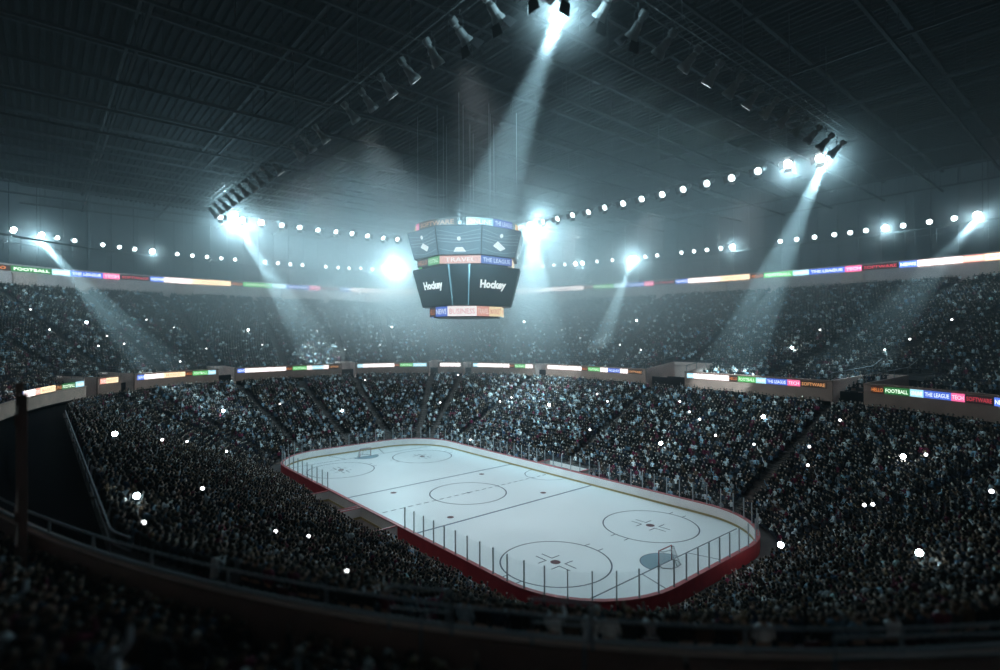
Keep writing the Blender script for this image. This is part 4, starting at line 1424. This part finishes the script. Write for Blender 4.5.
# nobody behind other things and out of the photograph's frame by far is kept at full detail
VA = []; FA = []; CA = []; base = 0
jc_arr = np.array([j[1] for j in JACKETS])
for lod in (1, 0):
    sel0 = rest[(dist[rest] < 48)] if lod else rest[(dist[rest] >= 48)]
    pz = rng.choice(4, size=len(sel0), p=[.5, .22, .2, .08])
    for pi_, pose in enumerate(('rest', 'lean', 'clap', 'raise')):
        sel = sel0[pz == pi_]
        if not len(sel): continue
        tv, tf, ts = template(pose, lod)
        m = len(sel)
        a = ST[sel, 3] - PI / 2 + rng.uniform(-0.3, 0.3, m)
        sc = rng.uniform(0.9, 1.08, m)
        ca, sa = np.cos(a), np.sin(a)
        X = tv[None, :, 0] * sc[:, None]; Y = tv[None, :, 1] * sc[:, None]; Z = tv[None, :, 2] * sc[:, None]
        W = np.stack([X * ca[:, None] - Y * sa[:, None] + ST[sel, 0][:, None], X * sa[:, None] + Y * ca[:, None] + ST[sel, 1][:, None], Z + ST[sel, 2][:, None]], -1)
        VA.append(W.reshape(-1, 3))
        FA.append((tf[None] + (base + np.arange(m) * len(tv))[:, None, None]).reshape(-1, 3))
        base += m * len(tv)
        vv_ = rng.lognormal(-0.2, 0.55, (m, 1)); jk = jc_arr[rng.choice(len(JACKETS), size=m, p=JW)] * vv_
        sk = np.array(SKINS)[rng.integers(0, 4, m)] * np.clip(vv_ * rng.uniform(0.6, 2.2, (m, 1)), 0.1, 2.4) * np.array([[0.9, 1.05, 1.15]])  # cold light on faces put into the skin colour: brighter, shifted to blue
        hr_ = np.array(HAIRS)[rng.choice(5, size=m, p=[.50, .27, .11, .06, .06])]
        tr__ = np.tile(np.array([[0.018, 0.022, 0.035]]), (m, 1))
        tabs = np.stack([jk, sk, hr_, tr__], 1)
        CA.append(tabs[:, ts, :].reshape(-1, 3))
VA = np.vstack(VA); FA = np.vstack(FA); CA = np.clip(np.vstack(CA), 0, 1)
me = bpy.data.meshes.new('crowd')
me.vertices.add(len(VA)); me.vertices.foreach_set('co', VA.astype(np.float32).ravel())
me.loops.add(FA.size); me.loops.foreach_set('vertex_index', FA.astype(np.int32).ravel())
me.polygons.add(len(FA)); me.polygons.foreach_set('loop_start', np.arange(0, FA.size, 3, dtype=np.int32))
me.polygons.foreach_set('loop_total', np.full(len(FA), 3, dtype=np.int32))
me.update(calc_edges=True)
ca_ = me.color_attributes.new('tint', 'FLOAT_COLOR', 'POINT')
ca_.data.foreach_set('color', np.concatenate([CA, np.ones((len(CA), 1))], 1).astype(np.float32).ravel())
me.materials.append(mat('crowd_cloth', (0.1, 0.1, 0.1), 0.85, attr='tint'))
crowd = link(bpy.data.objects.new('crowd', me))
tag(crowd, 'thousands of seated spectators filling both tiers of the stands', 'crowd', kind='stuff')
print('CROWD', len(rest), 'FACES', len(FA))

# empty folded seats among the crowd
M_seat = mat('seat_plastic', (0.10, 0.016, 0.026), 0.5)
mb = MB(); mb.box((0, -0.02, 0.44), (0.46, 0.40, 0.05)); mb.box((-0.2, -0.05, 0.21), (0.05, 0.3, 0.42)); mb.box((0.2, -0.05, 0.21), (0.05, 0.3, 0.42)); SM1 = mb.mesh('seat_pan', M_seat)
mb = MB(); mb.add([(-0.23, -0.20, 0.42), (0.23, -0.20, 0.42), (0.21, -0.30, 0.84), (-0.21, -0.30, 0.84), (-0.23, -0.25, 0.42), (0.23, -0.25, 0.42), (0.21, -0.35, 0.84), (-0.21, -0.35, 0.84)],
                  [(0, 1, 2, 3), (4, 7, 6, 5), (0, 4, 5, 1), (1, 5, 6, 2), (2, 6, 7, 3), (3, 7, 4, 0)]); SM2 = mb.mesh('seat_back', M_seat)
cnt = 0
for i in np.argsort(ED):
    if ED[i] < 2.2 or not (-20 < EX[i] < 1020 and 0 < EY[i] < 700): continue
    x, y, z, fa, k, deg, tier = EMPTY[i]
    r = empty('stadium_seat', (x, y, z), fa - PI / 2)
    tag(r, None, 'seat')
    w_ = 'empty dark red seat in the %s, %s' % ('near upper tier' if tier else 'lower stand', 'left of the near handrail' if EX[i] < 390 else 'below the near handrails' if EX[i] < 620 else 'at the bottom right')
    r['label'] = w_; r['group'] = w_.replace('seat', 'seats', 1)
    link(bpy.data.objects.new('seat_pan', SM1), r); link(bpy.data.objects.new('seat_back', SM2), r)
    cnt += 1
    if cnt >= 260: break

# camera flashes and phone lights held up in the crowd
FLASH_BIG = [(-69.1, -32.5, 21.4), (-72.9, -4.4, 20.3), (-71.5, 29.7, 21.3), (-5.4, -34.0, 10.2), (-42.2, -16.7, 7.0), (-41.9, 3.0, 5.3), (-13.9, 27.9, 6.8), (12.2, 21.6, 4.8), (22.2, 28.2, 8.6), (16.8, 50.4, 16.6), (20.6, -35.4, 10.8), (33.9, 4.6, 2.3), (38.3, 19.2, 7.7), (45.1, -7.3, 8.1), (-19.6, 61.1, 22.0), (-49.0, 54.7, 22.4)]
FLASH_SMALL = [(-63.3, -37.6, 20.0), (-73.9, -22.9, 22.2), (-61.6, -31.3, 17.3), (-72.2, -18.5, 20.7), (-65.8, -29.8, 19.0), (-63.8, -27.5, 17.6), (-66.1, -14.0, 16.5), (-73.2, 10.9, 20.2), (-66.2, 23.5, 16.8), (-57.3, 25.9, 12.3), (27.8, -36.0, 11.5), (22.1, -29.4, 8.1), (21.5, -27.4, 7.2), (36.8, -32.1, 11.5), (13.9, -31.2, 9.0), (-19.7, -25.9, 6.5), (-13.4, -29.3, 8.0), (-21.7, -21.2, 4.4), (-45.6, -6.8, 7.0), (-53.0, 13.0, 9.7), (-43.4, 30.0, 10.4), (-25.2, 26.4, 6.5), (-24.3, 28.5, 7.2), (-7.0, 32.3, 8.9), (-2.9, 29.9, 8.2), (-28.6, 52.7, 18.3), (-36.0, 54.7, 20.2), (-16.5, 51.0, 16.8), (-10.5, 49.6, 15.9), (9.5, 30.5, 9.2), (18.2, 24.2, 6.3), (30.9, 26.9, 9.3), (30.2, 20.0, 5.4), (29.4, 22.6, 6.8), (37.4, 11.9, 4.7), (38.1, 11.5, 5.0), (40.0, 18.8, 8.2), (34.9, 58.1, 20.6), (31.6, 51.4, 17.9), (45.7, 7.4, 8.4), (-36.5, 20.7, 5.8), (14.6, 26.9, 7.6), (23.4, 23.1, 6.1), (12.3, 28.3, 8.2), (-0.1, 22.3, 4.9), (-34.5, 41.5, 12.5), (-19.6, 15.2, 1.6), (-69.8, -40.0, 23.5), (-61.4, -19.3, 14.3), (-68.4, -2.9, 17.1), (-66.4, 14.7, 15.8), (29.7, 47.6, 16.5), (18.5, 57.0, 19.4)]
M_flash = mat('flash_light', (0.5, 0.5, 0.5), 0.4, (0.78, 0.97, 1.0), 30.0)
M_flash2 = mat('phone_light', (0.5, 0.5, 0.5), 0.4, (0.95, 0.98, 1.0), 5.0)
mb = MB(); mb.box((0, 0, 0), (0.10, 0.02, 0.18)); mb.box((0.0, -0.012, 0.07), (0.05, 0.01, 0.03)); PH = mb.mesh('phone_case', mat('phone_black', (0.02, 0.02, 0.02), 0.3))
def bulb(r, m):
    mb = MB(); mb.lathe([(max(0.01, r * math.sin(PI * k / 8)), -r * math.cos(PI * k / 8)) for k in range(9)], 12); return mb.mesh('flash', m)
FBIG = bulb(0.22, M_flash); FSM = bulb(0.14, M_flash2)
def where(p):
    q = np.array(p) - CAM; X = 500 + FPX * (q @ CR) / (q @ CF)
    h = 'left' if X < 330 else 'middle' if X < 660 else 'right'
    return ('upper tier' if p[2] > 11 else 'lower stand'), h
for big, lst in ((True, FLASH_BIG), (False, FLASH_SMALL)):
    for p in lst:
        r = empty('camera_flash' if big else 'phone_light', (p[0], p[1], p[2]), math.atan2(-p[1], -p[0]) + PI / 2)
        t_, h_ = where(p)
        if big:
            tag(r, 'camera flash firing brightly in the crowd of the %s, %s part' % (t_, h_), 'camera flash', 'bright camera flashes in the %s, %s part' % (t_, h_))
            d = bpy.data.lights.new('flash_light', 'POINT'); d.energy = 10; d.color = CYAN; d.shadow_soft_size = 0.1
            l_ = bpy.data.objects.new('flash_light', d); COL.objects.link(l_); l_.location = (p[0], p[1], p[2] + 0.45)
        else:
            tag(r, 'small lit phone held up in the crowd of the %s, %s part' % (t_, h_), 'phone', 'small phone lights in the %s, %s part' % (t_, h_))
        link(bpy.data.objects.new('phone_case', PH), r)
        f_ = link(bpy.data.objects.new('flash', FBIG if big else FSM), r); f_.location = (0, -0.08, 0.07); q_ = min(1.0, math.dist(p, CAM) / 50); f_.scale = (q_, q_, q_)

# ------------------------------------------------------------------ rails in front of the viewer
gr = empty('guard_rail')
tag(gr, 'dark steel guard rail along the low wall in front of the viewer', 'guard rail')
def rail_pts(t0, t1, off, z, step=1.0):
    return [(a, b, z) for a, b, _, _ in path_of(Q1, t0, t1, off, step)]
mb = MB(); mb.tube(rail_pts(265, 386, 0.07, 12.06), 0.05, 8); mb.build('lower_rail', M_rail_lit, gr)
mb = MB(); mb.tube(rail_pts(265, 386, 0.07, 12.50), 0.035, 8); mb.build('upper_rail', M_rail_lit, gr)
for t in np.arange(265, 386, 3.2):
    a = rail_pts(t, t + 0.1, 0.07, 11.6)[0]
    mb = MB(); mb.tube([a, (a[0], a[1], 12.5)], 0.035, 6); mb.build('rail_post', M_rail_lit, gr)
def loop(p0, p1, zb, zt, label, back):
    r = empty('stair_handrail', ((p0[0] + p1[0]) / 2, (p0[1] + p1[1]) / 2, zb))
    tag(r, label, 'handrail')
    q = lambda p, z: (p[0] - r.location.x, p[1] - r.location.y, z - zb)
    mb = MB(); mb.tube([q(p0, zb), q(p0, zt), q(p1, zt), q(p1, zb)], 0.035, 8); mb.build('rail_frame', M_rail_lit, r)
    mb = MB(); mb.tube([q(p0, (zb + zt) / 2), q(p1, (zb + zt) / 2)], 0.025, 6); mb.build('mid_rail', M_rail_lit, r)
    e = (p1[0] + back[0], p1[1] + back[1])
    mb = MB(); mb.tube([q(p1, zt), q(e, zt - 0.55), q(e, zb - 0.5)], 0.03, 6); mb.build('side_brace', M_rail_lit, r)
loop((41.1, -33.05), (42.2, -32.15), 12.0, 12.95, 'raised steel handrail frame on the low wall, left of the other frame', (-0.35, -0.55))
loop((43.6, -31.1), (44.55, -30.3), 12.0, 12.95, 'raised steel handrail frame on the low wall, under the near end of the ice', (0.3, -0.6))
loop((48.1, -27.6), (50.6, -24.4), 12.0, 12.75, 'long raised steel handrail frame on the low wall at the bottom right', (0.5, -0.4))

# framed glass screen at the left end of the near wall
fs = empty('partition_frame', (29.3, -39.3, 11.0))
tag(fs, 'tall dark framed partition standing at the left edge above the near wall', 'partition')
for nm, c_, d_ in (('post', (0, 0, 2.8), (0.22, 0.22, 5.8)), ('post', (-6, -0.2, 2.8), (0.22, 0.22, 5.8)), ('beam', (-3, -0.1, 4.9), (6, 0.2, 0.35)), ('beam', (-3, -0.1, 1.9), (6, 0.2, 0.3)), ('beam', (-3, -0.1, 0.5), (6, 0.2, 1.0))):
    mb = MB(); mb.box(c_, d_); mb.box((c_[0], c_[1], c_[2]), (d_[0] + 0.02, d_[1] * 0.6, d_[2] * 0.98)); mb.build(nm, M_fasc, fs)
